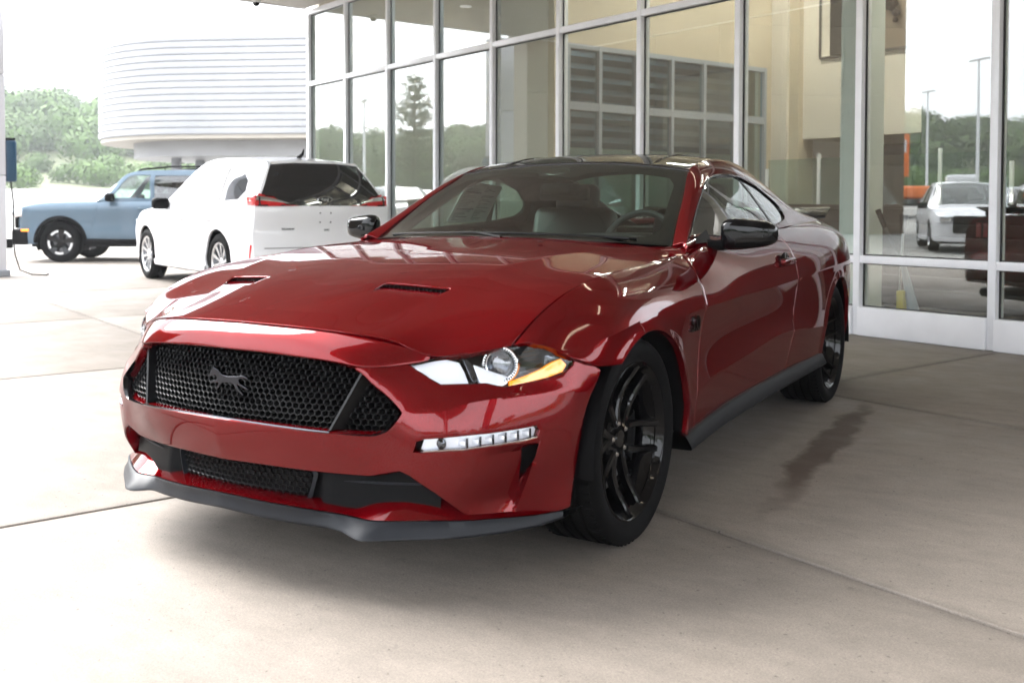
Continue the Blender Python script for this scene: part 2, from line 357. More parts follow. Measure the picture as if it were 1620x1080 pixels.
# ---------------------------------------------------------------- materials
MT = {}
def node_mat(name):
    m = bpy.data.materials.new(name); m.use_nodes = True; nt = m.node_tree; MT[name] = m
    return m, nt, nt.nodes['Principled BSDF']
def mat(name, col, rough=.5, metal=0, coat=0, coat_r=.03, spec=.5, emit=None, es=1, noise=0, nscale=8, bump=0, bscale=200, trans=0, ior=1.45, alpha=1, stretch=(1, 1, 1)):
    m, nt, b = node_mat(name); I = b.inputs
    I['Base Color'].default_value = (*col, 1); I['Roughness'].default_value = rough; I['Metallic'].default_value = metal
    I['Coat Weight'].default_value = coat; I['Coat Roughness'].default_value = coat_r; I['Specular IOR Level'].default_value = spec
    I['Transmission Weight'].default_value = trans; I['IOR'].default_value = ior
    if emit: I['Emission Color'].default_value = (*emit, 1); I['Emission Strength'].default_value = es
    if noise or bump:
        tc = nt.nodes.new('ShaderNodeTexCoord'); mp = nt.nodes.new('ShaderNodeMapping'); mp.inputs['Scale'].default_value = stretch; nt.links.new(tc.outputs['Object'], mp.inputs[0])
    if noise:
        n = nt.nodes.new('ShaderNodeTexNoise'); n.inputs['Scale'].default_value = nscale; n.inputs['Detail'].default_value = 6; nt.links.new(mp.outputs[0], n.inputs['Vector'])
        r = nt.nodes.new('ShaderNodeMapRange'); r.inputs['From Min'].default_value = .3; r.inputs['From Max'].default_value = .7; r.inputs['To Min'].default_value = 1-noise; r.inputs['To Max'].default_value = 1+noise
        nt.links.new(n.outputs[0], r.inputs['Value'])
        x = nt.nodes.new('ShaderNodeMix'); x.data_type = 'RGBA'; x.blend_type = 'MULTIPLY'; x.inputs['Factor'].default_value = 1; x.inputs['A'].default_value = (*col, 1)
        nt.links.new(r.outputs[0], x.inputs['B']); nt.links.new(x.outputs['Result'], I['Base Color'])
        r2 = nt.nodes.new('ShaderNodeMapRange'); r2.inputs['To Min'].default_value = max(0, rough-noise*.25); r2.inputs['To Max'].default_value = min(1, rough+noise*.25)
        nt.links.new(n.outputs[0], r2.inputs['Value']); nt.links.new(r2.outputs[0], I['Roughness'])
    if bump:
        n = nt.nodes.new('ShaderNodeTexNoise'); n.inputs['Scale'].default_value = bscale; n.inputs['Detail'].default_value = 4; nt.links.new(mp.outputs[0], n.inputs['Vector'])
        bp = nt.nodes.new('ShaderNodeBump'); bp.inputs['Strength'].default_value = bump; bp.inputs['Distance'].default_value = .002; nt.links.new(n.outputs[0], bp.inputs['Height']); nt.links.new(bp.outputs[0], I['Normal'])
    return m
def glass_mat(name, tint, base=.04, boost=1., rough=0.):
    """clear sheet: see-through tint, mirror share grows with the angle as on real glass"""
    m, nt, b = node_mat(name); nt.nodes.remove(b); out = nt.nodes['Material Output']
    tr = nt.nodes.new('ShaderNodeBsdfTransparent'); tr.inputs[0].default_value = (*tint, 1)
    gl = nt.nodes.new('ShaderNodeBsdfGlossy'); gl.inputs['Roughness'].default_value = rough
    fr = nt.nodes.new('ShaderNodeFresnel'); gm = nt.nodes.new('ShaderNodeNewGeometry'); io = nt.nodes.new('ShaderNodeMapRange'); io.inputs[3].default_value = 1.5; io.inputs[4].default_value = 1/1.5; nt.links.new(gm.outputs['Backfacing'], io.inputs[0]); nt.links.new(io.outputs[0], fr.inputs['IOR'])      # same mirror share from either side
    mr = nt.nodes.new('ShaderNodeMath'); mr.operation = 'MULTIPLY_ADD'; mr.inputs[1].default_value = boost; mr.inputs[2].default_value = base; mr.use_clamp = True
    mx = nt.nodes.new('ShaderNodeMixShader'); L = nt.links.new
    L(fr.outputs[0], mr.inputs[0]); L(mr.outputs[0], mx.inputs[0]); L(tr.outputs[0], mx.inputs[1]); L(gl.outputs[0], mx.inputs[2]); L(mx.outputs[0], out.inputs[0])
    return m
def paint(name, col, flake=.25, rough=.32, metal=.55, coat_r=.015):
    m, nt, b = node_mat(name); I = b.inputs
    I['Metallic'].default_value = metal; I['Roughness'].default_value = rough; I['Coat Weight'].default_value = .8; I['Coat Roughness'].default_value = coat_r; I['Coat IOR'].default_value = 1.45; I['Specular IOR Level'].default_value = 0
    tc = nt.nodes.new('ShaderNodeTexCoord'); v = nt.nodes.new('ShaderNodeTexVoronoi'); v.inputs['Scale'].default_value = 1400; nt.links.new(tc.outputs['Object'], v.inputs['Vector'])
    mx = nt.nodes.new('ShaderNodeMix'); mx.data_type = 'RGBA'; mx.inputs['A'].default_value = (*[c*(1-flake) for c in col], 1); mx.inputs['B'].default_value = (*[min(1, c*(1+flake)) for c in col], 1)
    nt.links.new(v.outputs['Color'], mx.inputs['Factor']); nt.links.new(mx.outputs['Result'], I['Base Color'])
    n = nt.nodes.new('ShaderNodeTexNoise'); n.inputs['Scale'].default_value = 260; nt.links.new(tc.outputs['Object'], n.inputs['Vector'])
    bp = nt.nodes.new('ShaderNodeBump'); bp.inputs['Strength'].default_value = .012; bp.inputs['Distance'].default_value = .001; nt.links.new(n.outputs[0], bp.inputs['Height']); nt.links.new(bp.outputs[0], I['Coat Normal'])
    return m
RED = paint('red_metallic_paint', (.128, .0002, .002), metal=.6, rough=.25); RED.node_tree.nodes['Principled BSDF'].inputs['Specular Tint'].default_value = (.10, 0, .001, 1)
BLACKP = paint('black_gloss_paint', (.006, .006, .007), metal=.0, rough=.3)
WHITEP = paint('white_paint', (.78, .78, .80), flake=.03, metal=0, rough=.4)
BLUEP = paint('grey_blue_paint', (.095, .138, .180), flake=.1, metal=.2, rough=.4)
GLOSSBLK = mat('gloss_black', (.0025, .0025, .003), .06, spec=.32)
SATIN = mat('satin_black_plastic', (.0035, .0035, .004), .5, spec=.08, noise=.1, nscale=40, bump=.12, bscale=700)
GREYPL = mat('grey_plastic', (.009, .0105, .014), .45, spec=.3, noise=.08, nscale=30, bump=.15, bscale=900)
RUBBER = mat('tyre_rubber', (.003, .003, .0032), .75, spec=.1, noise=.25, nscale=25, bump=.1, bscale=300)
CHROME = mat('chrome', (.85, .86, .88), .08, metal=1)
WHITER = mat('sky_white_reflector', (.86, .89, .95), .28, metal=.25, coat=1); BRIGHT = mat('bright_reflector', (.86, .88, .92), .16, metal=1)  # first one's white base colour stands in for sky mirrored in the lamps
DARKCH = mat('dark_chrome', (.10, .105, .115), .16, metal=1); MESHB = mat('grille_black', (.003, .003, .0035), .3, spec=.22)
STEEL = mat('brake_steel', (.28, .28, .28), .35, metal=1)
ALLOY = mat('silver_alloy', (.62, .63, .65), .25, metal=1)
AMBER = mat('amber_lens', (.85, .25, .01), .15, coat=1, emit=(.9, .28, .01), es=.12)
REDLENS = mat('red_lens', (.5, .006, .01), .12, coat=1)
CLEARL = glass_mat('clear_lens', (.97, .98, 1), .01, .55)
CARGLASS = glass_mat('car_glass', (.62, .76, .69), .03, 1.7)
DARKGLASS = glass_mat('dark_car_glass', (.10, .11, .12), .04, 1.7)
CABIN = mat('cabin_fabric', (.012, .012, .014), .75, noise=.15, nscale=60, bump=.2, bscale=400)
LEATHER = mat('black_leather', (.014, .014, .015), .45, noise=.1, nscale=50, bump=.2, bscale=250)
FRIT = mat('black_frit', (.008, .008, .008), .25)
# ---------------------------------------------------------------- the setting
WALL_O = Vector((2.137, 5.164, 0)); WALL_RZ = R(-22.48)
DV = np.array([.92401, -.38236]); NV = np.array([.38236, .92401])
def sw(s, w, z=0.): p = s*DV+(5.589-w)*NV; return (float(p[0]), float(p[1]), z)
def concrete(name, col, slab=True):
    m, nt, b = node_mat(name); L = nt.links.new; N = nt.nodes.new
    geo = N('ShaderNodeNewGeometry'); oi = N('ShaderNodeObjectInfo')
    def noise(sc, det, rough=.6, st=(1, 1, 1)):
        mp = N('ShaderNodeMapping'); mp.inputs['Scale'].default_value = st; mp.inputs['Rotation'].default_value = (0, 0, R(22)); L(geo.outputs['Position'], mp.inputs[0])
        n = N('ShaderNodeTexNoise'); n.inputs['Scale'].default_value = sc; n.inputs['Detail'].default_value = det; n.inputs['Roughness'].default_value = rough; L(mp.outputs[0], n.inputs['Vector']); return n.outputs[0]
    def rng(x, a, b_, c, d):
        r = N('ShaderNodeMapRange'); r.inputs[1].default_value = a; r.inputs[2].default_value = b_; r.inputs[3].default_value = c; r.inputs[4].default_value = d; L(x, r.inputs[0]); return r.outputs[0]
    def mul(x, y):
        q = N('ShaderNodeMath'); q.operation = 'MULTIPLY'; L(x, q.inputs[0]); L(y, q.inputs[1]); return q.outputs[0]
    big = rng(noise(.9, 5), .3, .7, .88, 1.10); mid = rng(noise(5, 6, .7, (1, 2.2, 1)), .35, .7, .86, 1.06); fine = rng(noise(170, 4, .85), .3, .75, .62, 1.22); spot = rng(noise(11, 5, .75), .62, .74, 1, .68)
    pit = rng(noise(48, 2), .67, .75, 1, .45); rnd = rng(oi.outputs['Random'], 0, 1, .90, 1.06)
    t = mul(mul(mul(big, mid), fine), mul(mul(spot, pit), rnd))
    if slab:
        tc = N('ShaderNodeTexCoord'); sx = N('ShaderNodeSeparateXYZ'); L(tc.outputs['Generated'], sx.inputs[0])
        def edge(o):
            a = N('ShaderNodeMath'); a.operation = 'PINGPONG'; a.inputs[1].default_value = .5; L(o, a.inputs[0]); return a.outputs[0]
        mn = N('ShaderNodeMath'); mn.operation = 'MINIMUM'; L(edge(sx.outputs[0]), mn.inputs[0]); L(edge(sx.outputs[1]), mn.inputs[1])
        wob = N('ShaderNodeMath'); wob.operation = 'MULTIPLY_ADD'; wob.inputs[1].default_value = .05; L(noise(6, 4), wob.inputs[0]); L(mn.outputs[0], wob.inputs[2])
        t = mul(t, rng(wob.outputs[0], .028, .042, .80, 1.0))
    mx = N('ShaderNodeMix'); mx.data_type = 'RGBA'; mx.blend_type = 'MULTIPLY'; mx.inputs['Factor'].default_value = 1; mx.inputs['A'].default_value = (*col, 1); L(t, mx.inputs['B']); colr = mx.outputs['Result']
    if slab:   # the long damp oil stain beside the car
        mp = N('ShaderNodeMapping'); mp.vector_type = 'TEXTURE'; mp.inputs['Location'].default_value = (1.14, 1.72, 0); mp.inputs['Rotation'].default_value = (0, 0, R(2)); mp.inputs['Scale'].default_value = (.085, 1.12, 1); L(geo.outputs['Position'], mp.inputs[0])
        nz = N('ShaderNodeTexNoise'); nz.inputs['Scale'].default_value = 4.5; nz.inputs['Detail'].default_value = 4; L(geo.outputs['Position'], nz.inputs['Vector'])
        va = N('ShaderNodeVectorMath'); va.operation = 'MULTIPLY_ADD'; va.inputs[1].default_value = (2.6, .5, 0); L(nz.outputs['Color'], va.inputs[0]); L(mp.outputs[0], va.inputs[2])
        vs = N('ShaderNodeVectorMath'); vs.operation = 'SUBTRACT'; vs.inputs[1].default_value = (1.3, .25, 0); L(va.outputs[0], vs.inputs[0])
        fl = N('ShaderNodeVectorMath'); fl.operation = 'MULTIPLY'; fl.inputs[1].default_value = (1, 1, 0); L(vs.outputs[0], fl.inputs[0])
        ln = N('ShaderNodeVectorMath'); ln.operation = 'LENGTH'; L(fl.outputs[0], ln.inputs[0])
        mk = rng(ln.outputs['Value'], .70, 1.12, .85, 0)
        m2 = N('ShaderNodeMix'); m2.data_type = 'RGBA'; L(mk, m2.inputs['Factor']); L(colr, m2.inputs['A']); m2.inputs['B'].default_value = (.066, .042, .027, 1); colr = m2.outputs['Result']
    L(colr, b.inputs['Base Color']); b.inputs['Roughness'].default_value = .78; L(rng(noise(3, 4), .3, .7, .62, .9), b.inputs['Roughness'])
    bp = N('ShaderNodeBump'); bp.inputs['Strength'].default_value = .35; bp.inputs['Distance'].default_value = .0015; L(noise(300, 3, .8), bp.inputs['Height']); L(bp.outputs[0], b.inputs['Normal'])
    return m
CONC = concrete('broomed_concrete', (.248, .214, .182)); LOT = concrete('lot_concrete', (.30, .29, .27), False)
# ground with the rising valley sides
rg = random.Random(3)
def hill(az, r):
    h = 13.5+2.2*math.sin(az*3+.6)+1.4*math.sin(az*7+2)+.9*math.sin(az*17+.4)
    t = min(1, max(0, (r-48)/28)); base = 2.2*t*t*(3-2*t)
    t = min(1, max(0, (r-85)/105)); return base+(h-2)*t*t*(3-2*t)
rows = []; radii = [0, 6, 12, 20, 30, 40, 48, 54, 60, 66, 72, 78, 86, 95, 105, 118, 132, 148, 165, 182, 200, 225, 250, 275, 300]
for k in range(96):
    az = 2*math.pi*k/96; rows.append([(r*math.cos(az)-4, r*math.sin(az)+2, hill(az, r)-.02) for r in radii])
tag(MB().add(*sweep(rows, True)).build('ground', LOT), kind='structure')
GRASS = mat('hill_grass', (.085, .10, .045), .9, noise=.4, nscale=.25)
rows = []
for k in range(193):
    az = 2*math.pi*k/192; rows.append([(r*math.cos(az)-4, r*math.sin(az)+2, hill(az, r)+.05) for r in radii[12:22]])
tag(MB().add(*sweep(rows)).build('hills', GRASS), kind='structure')
# pavement: slabs with open joints
pave = empty('pavement'); pave.location = WALL_O; pave.rotation_euler = (0, 0, WALL_RZ); tag(pave, kind='structure')
S_ = [-.57+3.15*k for k in range(-7, 5)]; W_ = [0.09, 2.55, 4.94, 7.40, 9.86, 12.3]
slabs = {}
for i in range(len(S_)-1):
    for j in range(len(W_)-1):
        a, b = S_[i+1]-S_[i], W_[j+1]-W_[j]; key = (round(a, 2), round(b, 2))
        if key not in slabs:
            mb = MB().bevbox((-a/2+.009, -b/2+.009, -.12), (a/2-.009, b/2-.009, 0), .006); slabs[key] = mesh_from('slab', mb.V, mb.F, 50); slabs[key].materials.append(CONC)
        o = link('slab', slabs[key], None, pave); o.location = ((S_[i]+S_[i+1])/2, -(W_[j]+W_[j+1])/2, rg.uniform(-.0012, .0012))
SEAL = mat('joint_filler', (.012, .009, .007), .9, noise=.3, nscale=30)
MB().box((S_[0], -W_[-1], -.10), (S_[-1], -W_[0], -.022)).build('joint_filler', SEAL, pave)
FILLC = mat('cool_fill_tube', (.9, .95, 1), .4, emit=(.72, .86, 1), es=9); GREYC = mat('grey_cap', (.10, .10, .10), .5)
# ---------------------------------------------------------------- showroom building
ALU = mat('white_aluminium', (.80, .81, .84), .32, noise=.04, nscale=6); ALUD = mat('gasket_black', (.02, .02, .022), .6)
BEIGE = mat('beige_plaster', (.52, .45, .34), .85, noise=.04, nscale=2, bump=.1, bscale=90)
PALEW = mat('pale_plaster', (.66, .61, .53), .85, noise=.04, nscale=2, bump=.1, bscale=90)
DKBROWN = mat('dark_brown_wood', (.030, .020, .016), .45, noise=.3, nscale=3, stretch=(1, 1, 12)); DKGREY = mat('dark_grey_wall', (.07, .065, .06), .7, noise=.1, nscale=2)
PANE = glass_mat('facade_glass', (.88, .92, .90), .12, .85); INGLASS = glass_mat('inner_glass', (.82, .90, .88), .05, .9)
FLOORT = mat('showroom_tile', (.16, .14, .12), .18, noise=.12, nscale=3)
SOFFIT = mat('soffit_panel', (.36, .33, .29), .55, noise=.04, nscale=4); LAMPW = mat('lamp_tube', (1, .9, .75), .4, emit=(1, .84, .62), es=1.1); LAMPI = mat('indoor_lamp_tube', (1, .9, .75), .4, emit=(1, .96, .90), es=12)
show = empty('showroom_building', WALL_O, WALL_RZ); tag(show, 'glass fronted showroom with white aluminium mullions and beige interior behind the red coupe', 'building')
MS = [-12.43, -11.10, -9.78, -8.47, -7.14, -5.82, -4.48, -3.15, -1.83, -.66, -.31]
RAILS = [(.14, .24), (.61, .675), (3.085, 3.155), (4.28, 4.36)]
for s in MS:
    o = MB().bevbox((-.031, -.05, 0), (.031, .085, 4.36), .004).build('mullion', ALU, show); o.location = (s, 0, 0)
for i, (a, b) in enumerate(zip(MS, MS[1:])):
    for z0, z1 in RAILS:
        MB().bevbox((a+.032, -.047 if z0 > .2 else -.075, .0 if z0 < .2 else z0), (b-.032, .08, z1), .004).build('rail' if z0 > .2 else 'sill', ALU, show)
    for (l0, l1), (h0, h1) in zip(RAILS, RAILS[1:]):
        MB().box((a+.030, .018, l1-.008), (b-.030, .026, h0+.008)).build('pane', PANE, show)
        g = MB()
        for x0, x1, z0, z1 in ((a+.032, a+.044, l1, h0), (b-.044, b-.032, l1, h0), (a+.044, b-.044, l1, l1+.010), (a+.044, b-.044, h0-.010, h0)): g.box((x0, .006, z0), (x1, .017, z1))
        g.build('gasket', ALUD, show)
MB().box((-12.46, -.05, 4.93), (-.28, .3, 7.4)).build('upper_wall', SOFFIT, show)
MB().box((-12.46, .085, -.12), (-.28, 12, -.012)).build('floor', FLOORT, show)
MB().box((-12.46, .10, 5.6), (-.28, 12, 5.8)).build('ceiling', PALEW, show)
MB().box((-12.46, 11.8, 0), (-.28, 12, 5.6)).build('back_wall', PALEW, show)
MB().box((-12.50, .1, 0), (-12.30, 11.8, 5.6)).build('end_wall', PALEW, show); MB().box((-.47, .1, 0), (-.28, 11.8, 7.4)).build('end_wall', PALEW, show)
# inner window wall (runs away from the facade) with framed panes, ribbed metal seen through it
x0 = -6.3
wallp = MB()
for y0, y1, z0, z1 in ((.30, 4.6, 3.10, 5.6), (.30, .52, 0, 3.10), (4.30, 4.6, 0, 3.10)): wallp.box((x0-.12, y0, z0), (x0, y1, z1))
wallp.build('inner_wall', BEIGE, show); MB().box((-7.62, .30, 0), (x0-.125, .42, 5.6)).build('inner_wall', PALEW, show)
ALUG = mat('grey_aluminium', (.30, .33, .37), .4)
wf = [.52, 1.05, 1.70, 2.36, 3.00, 3.65, 4.30]
for y in wf: MB().box((x0-.06, y-.025, 0), (x0+.02, y+.025, 3.10)).build('inner_mullion', ALUG, show)
for a, b in zip(wf, wf[1:]):
    for z0, z1 in ((.0, .08), (2.28, 2.38), (3.04, 3.10)): MB().box((x0-.055, a+.025, z0), (x0+.015, b-.025, z1)).build('inner_rail', ALUG, show)
    for z0, z1 in ((.08, 2.28), (2.38, 3.04)): MB().box((x0-.03, a+.025, z0), (x0-.022, b-.025, z1)).build('inner_pane', INGLASS, show)
RIBBED = mat('ribbed_metal', (.22, .27, .33), .5, metal=.2, noise=.08, nscale=2)
rows = [[(-7.5+(.03 if k % 2 else -.03), y, z) for y in (.3, 5.2)] for k, z in enumerate(np.arange(1.9, 3.9, .085))]
MB().add(*sweep(rows)).build('ribbed_cladding', RIBBED, show, 20)
MB().box((-7.56, .3, 0), (-7.50, 5.2, 1.9)).build('inner_screen', mat('frosted_screen', (.62, .66, .66), .6), show)
MB().box((-6.60, 4.45, 0), (-6.02, 4.80, 5.6)).build('pilaster', PALEW, show); MB().box((-6.02, 4.50, 0), (-5.85, 4.85, 5.6)).build('pilaster', BEIGE, show)
# wall across the room: lintel, dark recess below, niche above
MB().box((-5.85, 4.60, 2.05), (-4.0, 4.80, 3.20)).build('cross_wall', PALEW, show); MB().box((-5.85, 4.60, 3.20), (-5.55, 4.80, 5.6)).build('cross_wall', PALEW, show); MB().box((-4.0, 4.60, 0), (-.47, 4.80, 5.6)).build('cross_wall', DKGREY, show)
MB().box((-5.57, 4.585, 3.17), (-4.0, 4.62, 3.20)).build('niche_frame', DKGREY, show); MB().box((-5.58, 4.585, 3.20), (-5.55, 4.62, 5.5)).build('niche_frame', DKGREY, show)
MB().box((-5.55, 5.6, 3.2), (-4.0, 5.7, 5.6)).build('niche_back', mat('taupe_wall', (.24, .19, .14), .8), show); MB().box((-5.55, 4.6, 3.1), (-4.0, 5.6, 3.19)).build('niche_floor', DKGREY, show)
MB().box((-5.85, 6.6, 0), (-4.0, 6.7, 2.05)).build('recess_back', DKGREY, show); MB().box((-5.85, 4.8, 2.05), (-4.0, 6.7, 2.15)).build('recess_ceiling', PALEW, show)
MB().box((-2.27, .34, 0), (-2.01, .62, 5.6)).build('inner_column', mat('pale_green_white', (.66, .72, .69), .6, noise=.03), show)
# canopy
can = empty('entrance_canopy', WALL_O, WALL_RZ); tag(can, 'flat pale canopy roof projecting over the driveway from the glass front, with unseen shading pieces added at right', 'canopy')
for bx in (((-12.43, -6.38), (10.6, -.056)), ((-.25, -.055), (10.6, 4.6)), ((.75, -11.2), (10.6, -6.381))): MB().box((*bx[0], 4.41), (*bx[1], 4.92)).build('canopy_and_shade_slab', SOFFIT, can)  # second and third pieces are added out of view to darken the right ground
for i, s in enumerate(np.arange(-12.41, 10, 1.642)):
    for j, w in enumerate(np.arange(-4.65, 10.2, 1.575)):
        if (w > 0 and w < 5) or (w < 0 and s > -.3) or (w >= 5 and s > .7): MB().bevbox((s+.004, -w-1.567, 4.385), (s+1.634, -w, 4.409), .004).build('soffit_panel', SOFFIT, can)
MB().bevbox((-12.47, -6.44, 4.372), (.74, -6.382, 4.95), .006).build('fascia_trim', ALU, can); MB().bevbox((-12.47, -6.381, 4.372), (-12.432, -.056, 4.95), .006).build('fascia_trim', ALU, can)
for s, w in ((8.3, 5.6), (8.3, -3.6), (8.3, 9.8)):
    o = empty('canopy_column', sw(s, w), WALL_RZ); tag(o, 'square white column carrying the right part of the canopy, ' + {5.6: 'middle one', -3.6: 'beside the building end', 9.8: 'nearest the road'}[w], 'column', 'canopy columns')
    MB().bevbox((-.2, -.2, 0), (.2, .2, 4.38), .01).build('column_shaft', ALU, o); MB().bevbox((-.26, -.26, 0), (.26, .26, .14), .01).build('column_base', ALU, o)
for i, (s, w) in enumerate(((-10.6, 1.9), (-10.6, 4.6), (-6.9, 1.9), (-6.9, 4.6))):
    o = MB().lathe([(0, 4.378), (.085, 4.378), (.10, 4.381), (.105, 4.3845)], 32, 'z', sw(s, w)).build('recessed_downlight', CHROME); tag(o, ['round recessed downlight in the canopy soffit near the left glass corner', 'round recessed downlight at the outer left part of the canopy soffit', 'round recessed downlight in the soffit above the white SUV tail', 'round recessed downlight in the soffit left of the coupe'][i], 'ceiling light', 'recessed canopy downlights')
dc = empty('dome_camera', sw(-12.2, 1.05, 4.30)); tag(dc, 'small white dome security camera hanging under the canopy edge', 'camera')
MB().lathe([(0, .082), (.075, .082), (.078, .05), (.07, .03), (.06, .028)], 28, 'z').build('camera_housing', mat('camera_white', (.7, .7, .7), .4), dc); MB().lathe([(.06, .028), (.055, .0), (.035, -.025), (0, -.034)], 28, 'z').build('camera_dome', GLOSSBLK, dc)
# ---------------------------------------------------------------- showroom furnishings (seen through the glass)
cnt = empty('reception_counter', WALL_O+Vector((*(DV*-3.6+NV*2.6), 0)), WALL_RZ); tag(cnt, 'dark brown slatted reception counter behind the glass beside the coupe tail', 'counter')
MB().box((-2.0, 0, 0), (2.2, .65, 1.06)).build('counter_body', DKBROWN, cnt); MB().bevbox((-2.05, -.05, 1.062), (2.25, .72, 1.11), .006).build('counter_top', DKBROWN, cnt)
for k in range(7): MB().bevbox((-1.99, -.025, .06+.142*k), (2.19, -.002, .185+.142*k), .004).build('counter_slat', DKBROWN, cnt)
ral = empty('glass_balustrade', WALL_O+Vector((*(DV*-3.9+NV*3.7), 0)), WALL_RZ); tag(ral, 'clear glass balustrade with slim white posts above the brown counter', 'railing')
for k in range(5): MB().bevbox((-1.9+.85*k, 0, 0), (-1.86+.85*k, .04, 1.78 if k in (1, 3) else 1.6), .006).build('rail_post', ALU, ral)
for k in range(4): MB().box((-1.85+.85*k, .012, .05), (-1.06+.85*k, .022, 1.72)).build('rail_pane', INGLASS, ral)
wl_ = empty('wall_sculpture', WALL_O+Vector((*(DV*-5.05+NV*5.58), 3.95)), WALL_RZ); tag(wl_, 'dark knotted ornament hanging on the taupe niche wall', 'ornament')
for k, (x, z, r_) in enumerate(((0, .12, .085), (.05, .03, .06), (-.03, .02, .055), (.09, -.10, .05), (.03, -.03, .04), (.08, -.2, .035))):
    bm = bmesh.new(); bmesh.ops.create_icosphere(bm, subdivisions=2, radius=r_)
    for v in bm.verts: v.co *= 1+.35*rg.random(); v.co += Vector((x, -.06, z))
    me = bpy.data.meshes.new('ornament_knot'); bm.to_mesh(me); bm.free(); link('ornament_knot', me, DKBROWN, wl_)
for k in (1, 2, 3, 4, 8, 9):
    s, w = (-4.2, -1.3, 1.6, 4.5, 7.0)[k % 5], (1.55, 4.25)[k // 5]
    o = MB().bevbox((-.62, -.04, -.045), (.62, .04, .0), .006).build('strip_lamp', LAMPW); o.location = sw(s, w, 4.384); o.rotation_euler = (0, 0, WALL_RZ)
    tag(o, 'lit warm strip lamp under the canopy, ' + ('row by the glass' if k < 5 else 'outer row') + ', %s from the left' % {1: 'first', 2: 'second', 3: 'third', 4: 'fourth', 8: 'first', 9: 'second'}[k], 'ceiling lamp', 'strip lamps under the canopy')
    MB().bevbox((-.64, -.055, -.012), (.64, .055, -.001), .003).build('lamp_tray', ALU, o)
for k in range(7):
    o = MB().bevbox((-.62, -.05, -.03), (.62, .05, .0), .006).build('strip_lamp', LAMPI if k < 6 else FILLC); s, y = ((-4.9, 1.5), (-1.2, 1.5), (-4.9, 3.5), (-1.2, 3.5), (-9.4, 2.5), (-3.4, 5.2), (-6.95, 2.4))[k]; o.location = WALL_O+Vector((*(DV*s+NV*y), 5.05)); o.rotation_euler = (0, 0, WALL_RZ)  # the last is an unseen fill added to brighten the ribbed cladding
    tag(o, 'lit warm strip lamp inside the showroom, ' + ('near the glass beside the inner windows', 'near the glass at the right end', 'deeper in the room beside the inner windows', 'deeper in the room at the right end', 'in the left room', 'over the upper niche', 'hidden one added behind the inner windows to brighten the ribbed metal')[k], 'ceiling lamp', 'strip lamps in the showroom')
    r_ = MB(); r_.tube([(-.5, 0, 0), (-.5, 0, .55)], .004, 5); r_.build('hanger', ALUD, o); MB().tube([(.5, 0, 0), (.5, 0, .55)], .004, 5).build('hanger', ALUD, o)
# floor tools leaning inside the glass
tl_ = empty('floor_squeegee', WALL_O+Vector((*(DV*-1.62+NV*.42), 0)), WALL_RZ); tag(tl_, 'grey floor sweeper with black grip and yellow base leaning inside the glass', 'sweeper')
YEL = mat('yellow_plastic', (.62, .50, .03), .4); GRB = mat('blue_grey_plastic', (.22, .27, .32), .4)
MB().tube([(.10, 0, .02), (.03, .02, .20), (-.05, .04, .46), (-.10, .06, .62)], [.045, .05, .035, .02], 10).build('sweeper_body', GRB, tl_); MB().tube([(-.10, .06, .62), (-.20, .05, .78), (-.26, .04, .90)], .017, 8).build('sweeper_handle', DKGREY, tl_); MB().tube([(-.262, .04, .90), (-.33, .03, 1.06)], [.022, .026], 8).build('sweeper_grip', SATIN, tl_)
MB().bevbox((-.10, -.04, .0), (-.03, .06, .36), .01).build('sweeper_base', YEL, tl_)
br = empty('upright_broom', WALL_O+Vector((*(DV*-1.80+NV*.55), 0)), WALL_RZ); tag(br, 'upright broom with thin silver handle and black top beside the sweeper', 'broom')
MB().tube([(0, 0, .08), (.02, .03, .85)], .011, 8).build('broom_handle', ALLOY, br); MB().tube([(.02, .03, .851), (.025, .035, 1.02)], [.026, .04], 8).build('broom_grip', SATIN, br); MB().bevbox((-.14, -.03, 0), (.14, .03, .08), .01).build('broom_head', SATIN, br)
# ---------------------------------------------------------------- curved metal clad building
WHITEM = mat('white_ribbed_metal', (.30, .305, .32), .5, noise=.06, nscale=1)
drum = empty('curved_building'); tag(drum, 'white building with rounded end clad in horizontal ribbed metal on grey columns', 'building')
pl = []; a0 = np.array([-17.2, 21.0]); a1 = np.array([-22.4, 18.79]); dd = (a1-a0)/np.linalg.norm(a1-a0); nn_ = np.array([-dd[1], dd[0]]);
if nn_[1] < 0: nn_ = -nn_
pl = [a0+(a1-a0)*t for t in np.linspace(-.9, 1, 14)]; rad_ = 5.0; cc = a1+nn_*rad_
for q in np.linspace(0, math.pi, 26)[1:]: pl.append(cc-nn_*rad_*math.cos(q)+dd*rad_*math.sin(q))
pl = np.array(pl); tng = np.gradient(pl, axis=0); tng /= np.linalg.norm(tng, axis=1, keepdims=True); on = np.stack([tng[:, 1], -tng[:, 0]], 1)
if (on[0]@nn_) > 0: on = -on
Z0, Z1, NR = 3.25, 6.35, 15
for k in range(NR):     # each rib band of the cladding is its own panel
    h = (Z1-Z0)/NR; z0 = Z0+k*h; rows = []
    for t, o_ in ((0, -.03), (.08, -.03), (.13, .008), (.50, .016), (.95, .008), (1, -.03)): rows.append([(p[0]+n_[0]*o_, p[1]+n_[1]*o_, z0+t*h) for p, n_ in zip(pl, on)])
    MB().add(*sweep(rows)).build('rib_panel', WHITEM, drum, 50)
inner = [(p[0]-n_[0]*.06, p[1]-n_[1]*.06) for p, n_ in zip(pl, on)]
MB().prism(inner, Z0-.12, Z0, lambda a, b, d: (a, b, d)).build('drum_soffit', SOFFIT, drum); MB().prism(inner, Z1, Z1+.12, lambda a, b, d: (a, b, d)).build('drum_roof', SOFFIT, drum)
cen_ = pl.mean(0); MB().prism([tuple(cen_+(np.array(p)-cen_)*.74) for p in inner], Z0-.62, Z0-.121, lambda a, b, d: (a, b, d)).build('lower_band', WHITEM, drum)
